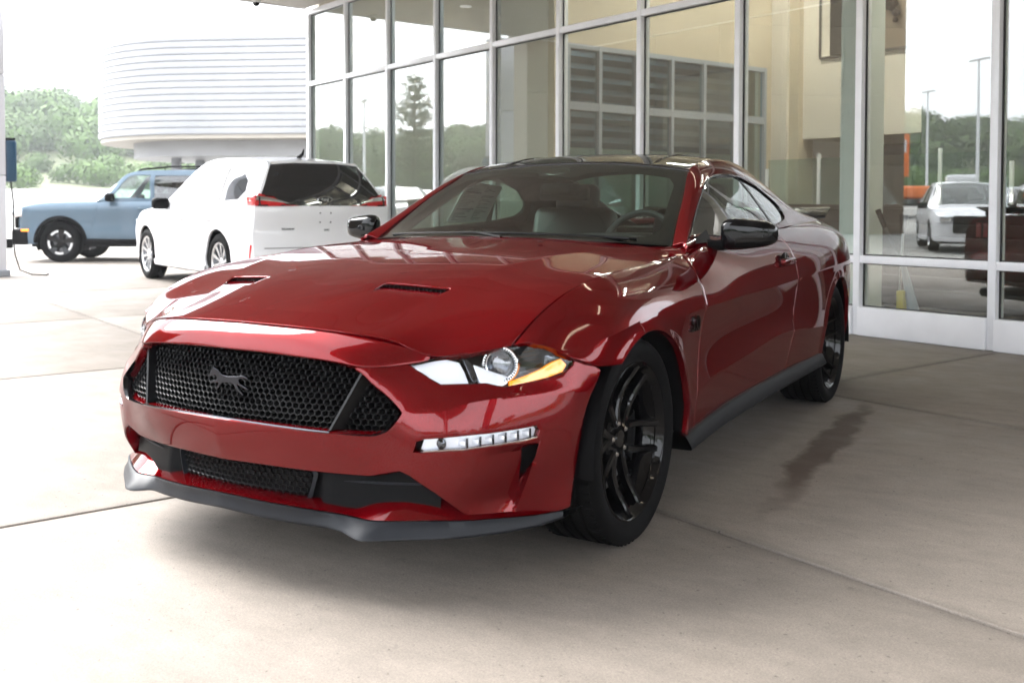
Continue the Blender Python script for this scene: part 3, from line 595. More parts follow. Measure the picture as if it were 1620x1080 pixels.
GREYM = mat('grey_column', (.22, .23, .25), .5)
for x, y in ((-24.9, 20.6), (-25.3, 22.0), (-19.6, 22.0), (-16.5, 23.2)): MB().lathe([(.17, 0), (.17, Z0-.12)], 20, 'z', (x, y, 0)).build('column', GREYM, drum)
g0 = np.array([-20.4, 22.4]); g1 = np.array([-12.5, 25.6])
for k in range(7):
    p = g0+(g1-g0)*k/6; q = g0+(g1-g0)*(k+1)/6
    MB().box((p[0]-.05, p[1]-.05, 0), (p[0]+.05, p[1]+.05, Z0-.13)).build('mullion', ALU, drum)
    if k < 6: MB().add([(p[0], p[1], .1), (q[0], q[1], .1), (q[0], q[1], Z0-.13), (p[0], p[1], Z0-.13)], [(0, 1, 2, 3)]).build('pane', PANE, drum)
MB().box((-20, 27.2, 0), (-10, 27.5, Z0-.13)).build('rear_wall', PALEW, drum)
# tan building across the drive (seen in the glass)
TAN = mat('tan_panel', (.12, .085, .055), .8, noise=.06, nscale=1.5)
tb = empty('tan_building', (-26.3, -6.0, 0), R(100)); tag(tb, 'tall tan panel clad service building across the driveway, seen in the glass', 'building')
for i in range(6):
    for j in range(4): MB().bevbox((-7.2+2.4*i+.01, -.1, 2.6*j+.01), (-4.8+2.4*i-.01, .02, 2.6*(j+1)-.01), .01).build('wall_panel', TAN, tb)
MB().box((-7.2, .02, 0), (7.2, 9, 10.4)).build('building_core', TAN, tb)
MB().box((-7.3, -.2, 10.4), (7.3, 9.1, 10.7)).build('parapet', SOFFIT, tb)
# added low wall, out of view, darkening what the coupe flank mirrors
BRN = mat('brown_panel', (.05, .036, .027), .6, noise=.12, nscale=1.5)
lw = empty('added_dark_wall', WALL_O, WALL_RZ); tag(lw, 'unseen low brown panel wall added right of the building corner to darken the coupe flank', 'wall')
for i in range(8): MB().bevbox((-.24+1.6*i, .02, .02), (1.34+1.6*i, .14, 1.36), .008).build('wall_panel', BRN, lw)
MB().bevbox((-.26, .0, 1.362), (12.58, .16, 1.42), .008).build('wall_cap', GREYC, lw); MB().box((-.26, .03, 0), (12.58, .13, .03)).build('wall_foot', BRN, lw)
# clad post with the blue charger
po = empty('clad_post', sw(-13.5, 4.745), WALL_RZ); tag(po, 'grey clad square post cut by the left picture edge, beside a blue charger', 'post')
for k in range(3): MB().bevbox((-.21, -.21, .02+1.5*k), (.21, .21, 1.51+1.5*k), .01).build('post_panel', mat('post_cladding', (.52, .52, .55), .45) if k == 0 else MT['post_cladding'], po)
MB().bevbox((-.25, -.25, 0), (.25, .25, .10), .01).build('post_base', GREYM, po)
ch = empty('wall_charger', sw(-13.45, 4.45, 1.42), WALL_RZ); tag(ch, 'dark blue wall charger box mounted on the grey post, cable hanging below', 'charger')
MB().bevbox((-.14, -.084, 0), (.14, .075, .62), .03).build('charger_case', mat('dark_blue_plastic', (.01, .045, .09), .35), ch); MB().bevbox((-.12, -.07, .621), (.12, .06, .66), .012).build('charger_cap', SATIN, ch); MB().bevbox((-.08, -.084, -1.0), (.08, .02, -.86), .02).build('cable_holder', SATIN, ch)
MB().tube([(.05, 0, .02), (.06, .03, -.3), (.05, .03, -.86), (.09, .04, -1.1), (.12, .10, -1.33), (.2, .25, -1.40), (.35, .42, -1.405), (.1, .5, -1.405)], .012, 8).build('charger_cable', SATIN, ch)
# ---------------------------------------------------------------- the red coupe
HEADLIGHT = [(-.21,.657),(-.104,.674),(.066,.691),(.229,.702),(.317,.698),(.38,.694),(.44,.676),(.489,.657),(.474,.637),(.429,.613),(.364,.605),(.265,.596),(.169,.589),(.143,.593),(.093,.601),(.042,.601),(-.033,.601),(-.087,.601),(-.129,.618),(-.176,.64)]
TURN = [(-.177,.431),(-.163,.463),(-.05,.468),(.099,.471),(.249,.475),(.295,.478),(.306,.466),(.298,.445),(.249,.44),(.123,.436),(-.014,.43),(-.097,.43),(-.165,.427)]
TURNHOLE = [(-.205,.426),(-.195,.457),(-.163,.466),(-.05,.471),(.099,.474),(.249,.479),(.298,.482),(.314,.467),(.303,.445),(.249,.437),(.123,.433),(-.014,.427),(-.096,.426),(-.165,.423)]
SLOT = [(.236,.418),(.300,.425),(.312,.430),(.292,.385),(.268,.343),(.247,.305),(.240,.300)]
RIB = [(.323,.454),(.225,.235)]
GRILLE_SIDE = [(-.939,.481),(-.802,.479),(-.662,.475),(-.556,.472),(-.359,.469),(-.313,.474),(-.288,.486),(-.242,.528),(-.239,.536),(-.28,.569),(-.349,.612),(-.383,.638),(-.413,.65)]
BUMP_LOW = [(-.919,.36),(-.754,.361),(-.514,.355),(-.36,.354),(-.25,.375),(-.213,.363),(-.117,.314),(.065,.201),(.107,.201),(.175,.209),(.313,.209),(.397,.215),(.461,.225)]
ARCH_B = [(.467,.258),(.49,.349),(.508,.426),(.528,.508),(.576,.572),(.609,.613)]
SEAM_FB = [(.567,.634),(.527,.646),(.489,.657)]

def coupe():
    root = empty('sports_coupe'); tag(root, 'shiny red sports coupe with black roof, black wheels and honeycomb grille in the foreground', 'car')
    def both(name, V, F, m, parent=root, ang=35):
        out = []
        for s in (1, -1):
            mb = MB().add(V, F)
            if s < 0: mb.flipx()
            out.append(mb.build(name, m, parent[0 if s > 0 else 1] if isinstance(parent, list) else parent, ang))
        return out
    def weld(name, V, F, m, parent=root, ang=35):
        return MB().add(V, F).mirror().build(name, m, parent, ang, weld=2e-5)
    def rect(S, u0=0, u1=None, v0=0, v1=None): return [(u0, v0), (u1 or S.U, v0), (u1 or S.U, v1 or S.V), (u0, v1 or S.V)]
    # pod hollow of the bumper: the skin sinks towards the air slot, up to the rib
    a, b = np.array(RIB[0]), np.array(RIB[1])
    def pod(P):
        P = P.copy(); w = P[:, 0]+P[:, 1]; z = P[:, 2]; wl = a[0]+(z-a[1])*(b[0]-a[0])/(b[1]-a[1]); d = wl-w
        k = np.where(d > 0, np.clip(1-d/.30, 0, 1)**1.5*np.clip(d/.012, 0, 1), 0)*np.clip((.432-z)/.02, 0, 1)*np.clip((z-.222)/.05, 0, 1)
        P[:, 0] -= k*.020; P[:, 1] += k*.026
        return P
    FASC.post = pod
    # --- hood
    vent = HOOD.inv([(.250,-.545),(.452,-.490),(.473,-.418),(.247,-.466)], PT)
    vround = roundpoly(vent, .018)
    V, F = patch(HOOD, rect(HOOD), [vround], res=.016, edge_res=.012, gap=.0048, rad=.002, depth=.018, hrad=.003, hdepth=.004)
    hood = weld('hood', V, F, RED, ang=13)
    vc = HOOD.at(vent); n = np.array([0, -.2, .98])
    fl, fr, rr, rl = vc[0], vc[1], vc[2], vc[3]          # inner front, outer front, outer rear, inner rear
    def L(p, q, t): return p+(q-p)*t
    ramp = [[L(fl, fr, t)-n*.003 for t in np.linspace(0, 1, 6)], [L(L(fl, rl, .5), L(fr, rr, .5), t)-n*.007 for t in np.linspace(0, 1, 6)], [L(L(fl, rl, .90), L(fr, rr, .90), t)-n*.015 for t in np.linspace(0, 1, 6)]]
    V, F = sweep(ramp); both('vent_ramp', V, F, RED, hood)
    mb = MB(); back = [[L(L(fl, rl, .86), L(fr, rr, .86), t)-n*.024 for t in np.linspace(0, 1, 6)], [L(L(fl, rl, 1.06), L(fr, rr, 1.06), t)-n*.030 for t in np.linspace(0, 1, 6)], [L(L(fl, rl, 1.06), L(fr, rr, 1.06), t)-n*.004 for t in np.linspace(0, 1, 6)]]
    mb.add(*sweep(back))
    for t in np.linspace(.06, .94, 15):
        p0 = L(L(fl, rl, .93), L(fr, rr, .93), t)-n*.020; p1 = L(L(fl, rl, 1.0), L(fr, rr, 1.0), t)-n*.006; mb.tube([p0, p1], .0022, 5)
    both('vent_mesh', mb.V, mb.F, SATIN, hood)
    for t in (-.33, .33): MB().lathe([(0, .004), (.010, .003), (.012, 0)], 16, 'z', (t, .40, .957)).build('washer_nozzle', SATIN, hood)
    # --- bumper
    gs = FASC.inv(chaikin(GRILLE_SIDE, 1, False), PF); gs[0, 0] = 0
    bl = FASC.inv(BUMP_LOW, PF); bl[0, 0] = 0
    ab = FASC.inv(ARCH_B, PF); sm = FASC.inv(SEAM_FB, PF)
    hb = FASC.inv(HEADLIGHT[8:]+HEADLIGHT[:1], PF)
    brow = FASC.inv([(-.26,.6575),(-.32,.6555),(-.37,.655)], PF)
    outl = np.concatenate([bl, ab, sm, hb, brow, gs[::-1]])
    V, F = patch(FASC, outl, [FASC.inv(TURNHOLE, PF), FASC.inv(SLOT, PF)], res=.010, edge_res=.007, gap=.0015, rad=.0045, depth=.022, hrad=.003, hdepth=.03, lines=[FASC.inv(dense(RIB, .01, False), PF)])
    gb = MB().add(V, F)
    V, F = patch(BAND, rect(BAND), res=.010, gap=.0015, rad=.004, depth=.02)
    gb.add(V, F); bumper = weld('front_bumper', gb.V, gb.F, RED, ang=16)
    # undertray of the bumper bar (faces down above the lower intake) and the pod returns
    low = FASC.at(bl[:5]); rows = [low, low+np.array([0, .045, -.012]), low+np.array([0, .10, -.006])]
    V, F = sweep(rows); weld('bumper_underside', V, F, RED, bumper)
    pr = FASC.at(bl[4:8]); rows = [pr, pr+np.array([-.012, .06, -.02]), pr+np.array([-.014, .13, -.02])]
    V, F = sweep(rows); both('intake_side', V, F, RED, bumper)
    # --- air slot and turn lamps
    sl = FASC.at(FASC.inv(SLOT, PF)); c = sl.mean(0); mb = MB(); nn = np.array([.45, -.85, 0]); mb.add([*(sl+(sl-c)*.25-nn*.028)], [tuple(range(len(sl)))]); both('air_slot', mb.V, mb.F, SATIN, bumper)
    tl = []
    V, F = patch(FASC, FASC.inv(TURNHOLE, PF), res=.012, gap=-.006, rad=.002, depth=.02, off=.036); tl = both('turn_lamp', V, F, SATIN, root)
    V, F = patch(FASC, FASC.inv(TURN, PF), res=.008, gap=.002, rad=.002, depth=.012, off=.019); both('lamp_reflector', V, F, WHITER, tl)
    V, F = patch(FASC, FASC.inv(TURN, PF), res=.008, gap=.0, rad=.003, depth=.012, off=.006); both('lens', V, F, CLEARL, tl)
    for i, w in enumerate(np.linspace(-.02, .245, 6)):
        p = FASC.at(FASC.inv([(w, .447+.012*i/5)], PF))[0]-nn*.014; mb = MB().bevbox(p-np.array([.011, .001, .007]), p+np.array([.011, .004, .007]), .004); both('lamp_cell', mb.V, mb.F, WHITER, tl)
        q = FASC.at(FASC.inv([(w+.022, .447+.012*i/5)], PF))[0]-nn*.013; mb = MB().box(q-np.array([.001, .004, .013]), q+np.array([.001, .004, .013])); both('cell_divider', mb.V, mb.F, DARKCH, tl)
    p = FASC.at(FASC.inv([(-.105, .448)], PF))[0]-nn*.013; mb = MB().lathe([(.0, -.005), (.008, -.003), (.012, .002), (.016, .004), (.016, .008)], 24, 'y', tuple(p)); both('lamp_projector', mb.V, mb.F, DARKCH, tl)
    lo = FASC.at(FASC.inv([(-.165,.4285),(-.097,.431),(-.014,.431),(.123,.437),(.249,.441),(.298,.446)], PF))-nn*.004; mb = MB().tube(lo, .0032, 6); both('chrome_strip', mb.V, mb.F, CHROME, tl)
    # --- head lamps
    hl_uv = FASC.inv(HEADLIGHT, PF)
    V, F = patch(FASC, hl_uv, res=.012, gap=.004, rad=.001, depth=.045, off=.002, edge_res=.008)
    Fd = [f for f in F]; k = len([1 for f in F if len(f) == 3])
    mb = MB().add(V, F[k:]); V2, F2 = patch(FASC, hl_uv, res=.014, gap=.004, rad=.001, depth=0, off=.048); mb.add(V2, F2); hl = both('headlight', mb.V, mb.F, GLOSSBLK, root)
    def onf(w, z, d=0.):
        uv = FASC.inv([(w, z)], PF); return FASC.at(uv)[0]-FASC.normal(uv)[0]*d
    def slab(name, pts, d0, d1, m, res=.01):
        uv = FASC.inv(pts, PF); V, F = patch(FASC, uv, res=res, gap=0, rad=.002, depth=d1-d0, off=d0, edge_res=.006); return both(name, V, F, m, hl)
    slab('daytime_strip', [(-.198,.655),(-.115,.6645),(-.055,.6685),(-.005,.660),(.012,.635),(.026,.607),(-.03,.606),(-.083,.606),(-.125,.622)], .014, .03, WHITER)
    slab('daytime_strip', [(.016,.668),(.03,.669),(.062,.640),(.075,.628),(.060,.612),(.046,.612),(.03,.640)], .016, .03, DARKCH)
    slab('daytime_strip', [(.055,.653),(.10,.640),(.145,.628),(.200,.616),(.185,.603),(.165,.598),(.14,.600),(.09,.607),(.075,.610)], .014, .03, WHITER)
    slab('amber_marker', [(.200,.605),(.27,.616),(.34,.630),(.385,.646),(.425,.655),(.448,.640),(.428,.622),(.364,.610),(.265,.600),(.20,.594)], .010, .022, AMBER, .007)
    slab('side_reflector', [(.36,.668),(.41,.670),(.455,.662),(.472,.652),(.458,.644),(.43,.660),(.39,.652),(.355,.642)], .014, .026, DARKCH)
    pc = onf(.165, .652, .020); ax = np.array([.30, -.95, .05]); ax /= np.linalg.norm(ax)
    Mx = Matrix.Translation(Vector(pc)) @ Vector(ax).to_track_quat('Z', 'Y').to_matrix().to_4x4()
    def lat(name, prof, m, n=40, par=None):
        mb = MB().lathe(prof, n, 'z').xf(Mx); return both(name, mb.V, mb.F, m, par or hl)
    pro = lat('projector', [(.053, -.03), (.053, .006), (.051, .009), (.046, .009), (.044, .004), (.0405, .002), (.040, -.03)], CHROME)
    lat('projector_lens', [(0, .016), (.010, .0155), (.020, .013), (.029, .008), (.035, .0)], glass_mat('lens_ball', (.75, .8, .85), .12, 1), par=pro)
    lat('projector_bowl', [(0, -.02), (.02, -.018), (.034, -.006), (.040, .001)], DARKCH, par=pro)
    mb = MB()
    for q in range(40):
        an = 2*math.pi*q/40; c, s = math.cos(an), math.sin(an)
        mb.tube([(c*.0415, s*.0415, .0075), (c*.0495, s*.0495, .0105)], .0016, 4)
    mb.xf(Mx); both('projector_teeth', mb.V, mb.F, GLOSSBLK, pro)
    for q in range(6):
        z = .618+.0125*q; pts = [onf(w, z+.05*(w-.24), .022) for w in np.linspace(.245, .36-.006*q, 6)]; mb = MB().tube(pts, .0016, 5); both('housing_rib', mb.V, mb.F, DARKCH, hl)
    V, F = patch(FASC, hl_uv, res=.012, gap=.0035, rad=.003, depth=.006, off=.001, edge_res=.008); both('lens', V, F, CLEARL, hl)
    # --- upper grille
    gtop = [(0,.673),(.13,.672),(.27,.668),(.39,.660),(.44,.650)]
    g3 = FASC.at(gs)
    poly = [(-x, z) for x, z in gtop[:0:-1]]+[(x, z) for x, z in gtop]+[(float(p[0]), float(p[2])) for p in g3[::-1] if p[0] > .0]
    gx = [(p[0], p[2]) for p in g3]
    half = gtop+[q for q in gx[::-1]]
    gpoly = np.array(half+[(-x, z) for x, z in half[::-1]])
    def gy(x, z, d=.03): return -(.938-.34*x*x-.30*max(0, z-.50))+d
    grille = empty('upper_grille'); grille.parent = root
    mb = MB(); pol = chaikin(gpoly, 0); N_ = len(pol)
    fr = [[(x, gy(x, z, .004), z), (x*.985, gy(x, z, .010), .56+(z-.56)*.975), (x*.98, gy(x, z, .045), .56+(z-.56)*.965)] for x, z in pol]
    V, F = sweep(fr, True); MB().add(V, F).build('grille_surround', GLOSSBLK, grille, 50)
    lo = [(x, gy(x, z, .003), z+.003) for x, z in [(q[0], q[1]) for q in gx]]; lo = [(-p[0], p[1], p[2]) for p in lo[:8][::-1]]+lo[1:8]
    MB().tube(lo, .0035, 6).build('chrome_strip', DARKCH, grille)
    rad = [(x*.99, gy(x, z, .085), z) for x, z in pol]
    MB().add(rad+[(0, gy(0, .57, .085), .57)], [(i, (i+1) % N_, N_) for i in range(N_)]).build('grille_backing', SATIN, grille)
    def honey(poly, sx, yf, r0, r1, dep, slope=1.0):
        mb = MB(); sz = sx*.866*slope; xs = np.arange(-40, 41); rows = np.arange(0, 60)
        z0 = poly[:, 1].min()
        for j in rows:
            for i in xs:
                x = (i+(.5 if j % 2 else 0))*sx; z = z0+j*sz
                if z > poly[:, 1].max(): continue
                if not inside([(x, z)], poly)[0]: continue
                V = []
                for rr, dd in ((r0, 0), (r1, .002), (r1, dep)):
                    for k in range(6):
                        q = math.pi/6+k*math.pi/3; a_, b_ = x+rr*math.cos(q), z+rr*math.sin(q)*slope; V.append((a_, yf(a_, b_)+dd, b_))
                F = [(k+6*l, (k+1) % 6+6*l, (k+1) % 6+6*l+6, k+6*l+6) for l in (0, 1) for k in range(6)]
                mb.add(V, F)
        return mb
    hx = honey(gpoly*np.array([.985, 1]), .0215, lambda x, z: gy(x, z, .040), .0124, .0100, .022, .82)
    o = hx.build('grille_mesh', MESHB, grille, 30); tag(o, kind='stuff')
    for s in (1, -1):
        p0 = np.array([s*.445, gy(.445, .655, .012), .655]); p1 = np.array([s*.372, gy(.372, .485, .010), .478])
        w = np.array([s*.024, .0, 0]); d = np.array([0, .045, 0]); e = np.array([s*.004, 0, 0])
        MB().add([p0-e, p0+e, p0+e+d+w, p0-e+d-w*.5, p1-e, p1+e, p1+e+d+w, p1-e+d-w*.5], [(0,1,2,3),(7,6,5,4),(0,4,5,1),(1,5,6,2),(2,6,7,3),(3,7,4,0)]).build('grille_bar', MESHB, grille, 25)
    horse = [(-0.084,0.011),(-0.078,0.020),(-0.070,0.027),(-0.068,0.036),(-0.062,0.029),(-0.052,0.028),(-0.040,0.021),(-0.030,0.012),(-0.010,0.009),(0.008,0.009),(0.022,0.012),(0.032,0.011),(0.040,0.013),(0.054,0.017),(0.070,0.014),(0.084,0.006),(0.068,0.008),(0.054,0.008),(0.044,0.004),(0.041,-0.002),(0.046,-0.009),(0.058,-0.015),(0.072,-0.019),(0.081,-0.026),(0.074,-0.027),(0.064,-0.023),(0.050,-0.018),(0.038,-0.014),(0.033,-0.011),(0.037,-0.020),(0.045,-0.030),(0.057,-0.038),(0.061,-0.043),(0.053,-0.042),(0.042,-0.035),(0.030,-0.026),(0.020,-0.013),(0.004,-0.010),(-0.014,-0.011),(-0.028,-0.013),(-0.036,-0.021),(-0.046,-0.033),(-0.056,-0.039),(-0.059,-0.034),(-0.048,-0.026),(-0.043,-0.015),(-0.047,-0.013),(-0.058,-0.015),(-0.070,-0.017),(-0.078,-0.022),(-0.083,-0.018),(-0.074,-0.011),(-0.060,-0.008),(-0.050,-0.004),(-0.053,0.006),(-0.060,0.009),(-0.072,0.003),(-0.082,0.003)]
    horse = chaikin(np.array(horse), 1)
    em = MB().prism([(x*.96, z) for x, z in horse], 0, .010, lambda a_, b_, d: (a_, gy(a_, .575, .030)-d, .588+b_*.95)).build('horse_emblem', mat('black_chrome', (.045, .047, .055), .14, metal=1), grille, 30)
    bv = em.modifiers.new('bevel', 'BEVEL'); bv.width = .0022; bv.segments = 2; bv.limit_method = 'ANGLE'
    # --- lower intake
    intake = empty('lower_intake'); intake.parent = root
    def ly(x, d=0): return -(.880-.44*x*x)+d
    zt = lambda x: .348+.006*abs(x)*0; zb = lambda x: .272-.03*x*x*2
    xs = np.linspace(-.625, .625, 45)
    rows = [[(x, ly(x, .020 if abs(x) > .285 else .034), .375) for x in xs], [(x, ly(x, .006 if abs(x) > .285 else .030), .315) for x in xs], [(x, ly(x, -.002 if abs(x) > .285 else .028), .262-.02*min(1, abs(x)/.6)) for x in xs], [(x, ly(x, .06), .235) for x in xs]]
    V, F = sweep(rows); MB().add(V, F).build('intake_blank', SATIN, intake, 60)
    lp = np.array([(-.262,.250),(.262,.250),(.288,.345),(-.288,.345)]); cl = roundpoly(lp, .022)
    fr = [[(x, ly(x, .016), z), (x*.965, ly(x, .010), .30+(z-.30)*.90), (x*.945, ly(x, .040), .30+(z-.30)*.85)] for x, z in cl]
    V, F = sweep(fr, True); MB().add(V, F).build('intake_frame', GREYPL, intake, 50)
    MB().add([(x*.96, ly(x, .060), z) for x, z in cl], [tuple(range(len(cl)))]).build('intake_backing', SATIN, intake)
    hx = honey(cl*np.array([.955, 1])+np.array([0, .002]), .0235, lambda x, z: ly(x, .024), .0136, .0102, .018, .72); o = hx.build('intake_mesh', MESHB, intake, 30); tag(o, kind='stuff')
    for s in (1, -1):
        pts = [(s*x, ly(x, .004), .322-.006*(x-.36)) for x in (.37, .42, .48, .54, .585)]; MB().tube(pts, [.001, .003, .004, .004, .002], 6).build('blank_fin', GREYPL, intake)
    # --- lower lip (red) and splitter (grey)
    top = [(0,-.931,.262),(.16,-.919,.256),(.28,-.893,.249),(.36,-.858,.239),(.404,-.834,.231),(.44,-.833,.229),(.474,-.836,.229),(.54,-.802,.229),(.63,-.742,.229),(.70,-.690,.227),(.76,-.61,.222),(.82,-.52,.216),(.862,-.43,.212)]
    bot = [(0,-.930,.224),(.16,-.914,.214),(.28,-.890,.208),(.36,-.866,.204),(.40,-.858,.200),(.435,-.868,.192),(.475,-.878,.190),(.55,-.822,.190),(.645,-.752,.190),(.715,-.69,.190),(.775,-.61,.190),(.83,-.52,.192),(.866,-.43,.200)]
    back = [(0,-.855,.268),(.14,-.846,.266),(.25,-.826,.262),(.33,-.800,.262),(.39,-.775,.268),(.43,-.765,.282),(.47,-.752,.290),(.53,-.735,.290),(.60,-.695,.282),(.66,-.64,.26),(.72,-.58,.24),(.78,-.50,.23),(.82,-.42,.225)]
    def fine(p, n=60):
        p = np.array(p); t = np.concatenate([[0], np.cumsum(np.linalg.norm(np.diff(p, axis=0), axis=1))]); return Axis(t).basis(np.linspace(0, t[-1], n)) @ p if False else np.stack([np.interp(np.linspace(0, t[-1], n), t, p[:, k]) for k in range(3)], 1)
    def sm(p):
        p = fine(p, 80)
        for _ in range(3): p[1:-1] = (p[:-2]+2*p[1:-1]+p[2:])/4
        return p
    T_, B_, K_ = sm(top), sm(bot), sm(back)
    up = T_+np.array([0, .006, .002]); rows = [K_, (K_*.5+up*.5)+np.array([0, 0, .003]), up]
    V, F = sweep(rows); weld('lower_lip', V, F, RED, bumper)
    out = np.array([0, -.004, 0])
    rows = [T_+np.array([0, .012, -.002]), T_+np.array([0, .001, .001]), T_+out*.6, T_*.5+B_*.5+np.array([0, .003, 0]), B_*.9+T_*.1+out, B_+out*.8+np.array([0,0,-.003]), B_+np.array([0, .006, -.008]), B_+np.array([0, .16, -.004])]
    V, F = sweep(rows); weld('splitter', V, F, GREYPL, root, 60)
    # --- fenders, doors, quarters (trimmed from one flank surface)
    def arc(yc, r, a0, a1, n=40): return [(yc+r*math.cos(R(q)), .335+r*math.sin(R(q))) for q in np.linspace(a0, a1, n)]
    t0 = [(0, 0)]
    doorf = [(.655,.915),(.60,.83),(.57,.74),(.53,.62),(.495,.50),(.47,.40),(.455,.29)]
    doorr = [(1.80,.982),(1.865,.90),(1.875,.80),(1.855,.66),(1.81,.50),(1.76,.40),(1.73,.315)]
    def uv(pts): return SIDE.inv(pts, PS)
    df, dr = uv(doorf), uv(doorr); df[0, 1] = dr[0, 1] = 0; df[-1, 1] = dr[-1, 1] = SIDE.V
    sf = uv([(-.439,.664),(-.407,.652),(-.371,.636),(-.334,.625)])
    hlt = uv([(-.555,.704),(-.515,.704),(-.475,.690)])
    fa = uv(arc(0, .362, 128, -6)); fa[-1, 1] = min(fa[-1, 1], SIDE.V)
    fend = np.concatenate([[(0, 0)], [(SIDE.u[i]*0+x, 0) for i, x in enumerate(np.linspace(.1, df[0, 0]-.05, 4))], df, [( uv([(.362,.285)])[0, 0], SIDE.V)], fa[::-1], sf[::-1], hlt[1:][::-1]])
    V, F = patch(SIDE, fend, res=.014, edge_res=.010, gap=.0024, rad=.0014, depth=.02); both('front_fender', V, F, RED, ang=16)
    V, F = patch(SIDE, np.concatenate([df, dr[::-1]]), res=.016, edge_res=.012, gap=.0024, rad=.0014, depth=.02); door = both('door', V, F, RED, ang=16)
    ra = uv(arc(2.72, .368, 186, -4)); 
    qp = np.concatenate([dr, [(uv([(2.34,.322)])[0, 0], SIDE.V)], ra, [(uv([(3.1,.33)])[0, 0], SIDE.V), (SIDE.U, SIDE.V), (SIDE.U, 0)]])
    V, F = patch(SIDE, qp, res=.016, edge_res=.012, gap=.0024, rad=.0014, depth=.02, noflange_u0=False); both('quarter_panel', V, F, RED, ang=16)
    for ln in (df, dr):
        q = np.array([[np.interp(t, np.linspace(0, 1, len(ln)), ln[:, k]) for k in (0, 1)] for t in np.linspace(0, 1, 40)]); rows = []
        for du in (-.022, 0, .022):
            w_ = np.clip(q+np.array([du, 0]), 0, [SIDE.U, SIDE.V]); rows.append(SIDE.at(w_)-SIDE.normal(w_)*.015)
        V, F = sweep(rows); both('door_gap_backing', V, F, SATIN, door)  # dark strip added behind the door gaps to paint in their shade
    w_ = np.stack([np.full(60, HOOD.U), np.linspace(0, HOOD.V, 60)], 1); pe = HOOD.at(w_); rows = [pe+np.array([-.030, 0, -.010]), pe+np.array([.003, 0, -.016]), pe+np.array([.020, 0, -.030])]; V, F = sweep(rows); both('hood_gap_backing', V, F, SATIN, hood)
    w_ = np.stack([np.linspace(0, HOOD.U*.80, 60), np.zeros(60)], 1); pe = HOOD.at(w_); rows = [pe+np.array([0, .035, -.010]), pe+np.array([0, -.002, -.014]), pe+np.array([0, -.022, -.034])]; V, F = sweep(rows); weld('hood_gap_backing', V, F, SATIN, hood)  # both hood strips are dark backing added so the gaps look shaded
    # --- side skirts
    ys = np.linspace(.34, 2.36, 40); rows = []
    for y in ys:
        zt_ = np.interp(y, [.34, .885, 1.56, 2.36], [.292, .316, .325, .330]); x = np.interp(y, [.34, .6, .9, 1.3, 1.9, 2.36], [.945, .932, .925, .925, .935, .945])
        zb_ = np.interp(y, [.34, .85, 1.88, 2.36], [.238, .250, .263, .268])
        rows.append([(x-.03, y, zt_), (x-.003, y, zt_-.002), (x+.010, y, zt_-.012), (x+.028, y, zb_+.012), (x+.030, y, zb_+.006), (x+.026, y, zb_), (x-.12, y, zb_-.002)])
    V, F = sweep(rows); both('side_skirt', V, F, SATIN)
    # --- greenhouse
    dl = [(.760,.962),(.871,1.011),(1.012,1.085),(1.244,1.196),(1.32,1.221),(1.416,1.238),(1.553,1.249),(1.68,1.246),(1.797,1.235),(2.016,1.187),(2.182,1.11),(2.205,1.065),(2.161,1.031),(2.007,1.010),(1.784,.992),(1.407,.976),(1.05,.966)]
    dlu = roundpoly(GREEN.inv(dl, PS), .035, 4)
    V, F = patch(GREEN, [(0, 0), (GREEN.U, 0), (GREEN.U, GREEN.V), (0, GREEN.V)], [dlu], res=.014, edge_res=.011, gap=.001, rad=.002, depth=.012, hrad=.003, hdepth=.010, noflange_u0=False)
    gr = both('roof_rail', V, F, RED)
    P0 = GREEN.at(dlu); N0 = GREEN.normal(dlu); cen = P0.mean(0)
    ring = [[p+n*.001, p+n*.004+(cen-p)/np.linalg.norm(cen-p)*.004, p+n*.003+(cen-p)/np.linalg.norm(cen-p)*.012, p-n*.010+(cen-p)/np.linalg.norm(cen-p)*.016] for p, n in zip(P0, N0)]
    V, F = sweep(ring, True); both('window_trim', V, F, GLOSSBLK, gr, 50)
    V, F = patch(GREEN, dlu, res=.03, gap=.003, rad=.001, depth=.0, off=.007); sw = both('side_window', V, F, CARGLASS)
    dv = [(1.735,1.243),(1.775,1.239),(1.905,.9985),(1.865,.9965)]; V, F = patch(GREEN, GREEN.inv(dv, PS), res=.02, gap=0, rad=.001, depth=.004, off=.005); both('window_divider', V, F, GLOSSBLK, sw)
    V, F = patch(ROOF, rect(ROOF), res=.03, edge_res=.02, gap=.001, rad=.003, depth=.02); roof = weld('roof', V, F, BLACKP)
    for s in (1, -1):
        pts = [(s*np.interp(y, [1.3, 1.8, 2.4], [.40, .39, .37]), y, ROOF.at(ROOF.inv([(np.interp(y, [1.3, 1.8, 2.4], [.40, .39, .37]), y)], PT))[0][2]-.003) for y in np.linspace(1.36, 2.38, 16)]
        MB().tube(pts, [.004]+[.0085]*14+[.004], 8).build('roof_ridge', BLACKP, roof)
    V, F = patch(WIND, rect(WIND), res=.03, edge_res=.02, gap=.002, rad=.001, depth=.004); ws = weld('windshield', V, F, CARGLASS)
    # printed black border of the screen: a band along its edges, behind the glass
    wu, wv = WIND.U, WIND.V
    inn = chaikin([(0, .055), (wu*.70, .06), (wu-.055, .075), (wu-.060, wv*.5), (wu-.062, wv-.10), (wu*.72, wv-.085), (wu*.22, wv-.085), (wu*.16, wv-.16), (0, wv-.165)], 1, False)
    inn[0, 0] = 0; inn[-1, 0] = 0
    fo = np.concatenate([[(0, 0), (wu, 0), (wu, wv), (0, wv)], inn[::-1]])
    V, F = patch(WIND, fo, res=.02, gap=.001, rad=.001, depth=0, off=.006); weld('windshield_border', V, F, FRIT, ws)
    V, F = patch(REARG, rect(REARG), res=.03, edge_res=.02, gap=.002, rad=.001, depth=.004); weld('rear_window', V, F, CARGLASS)
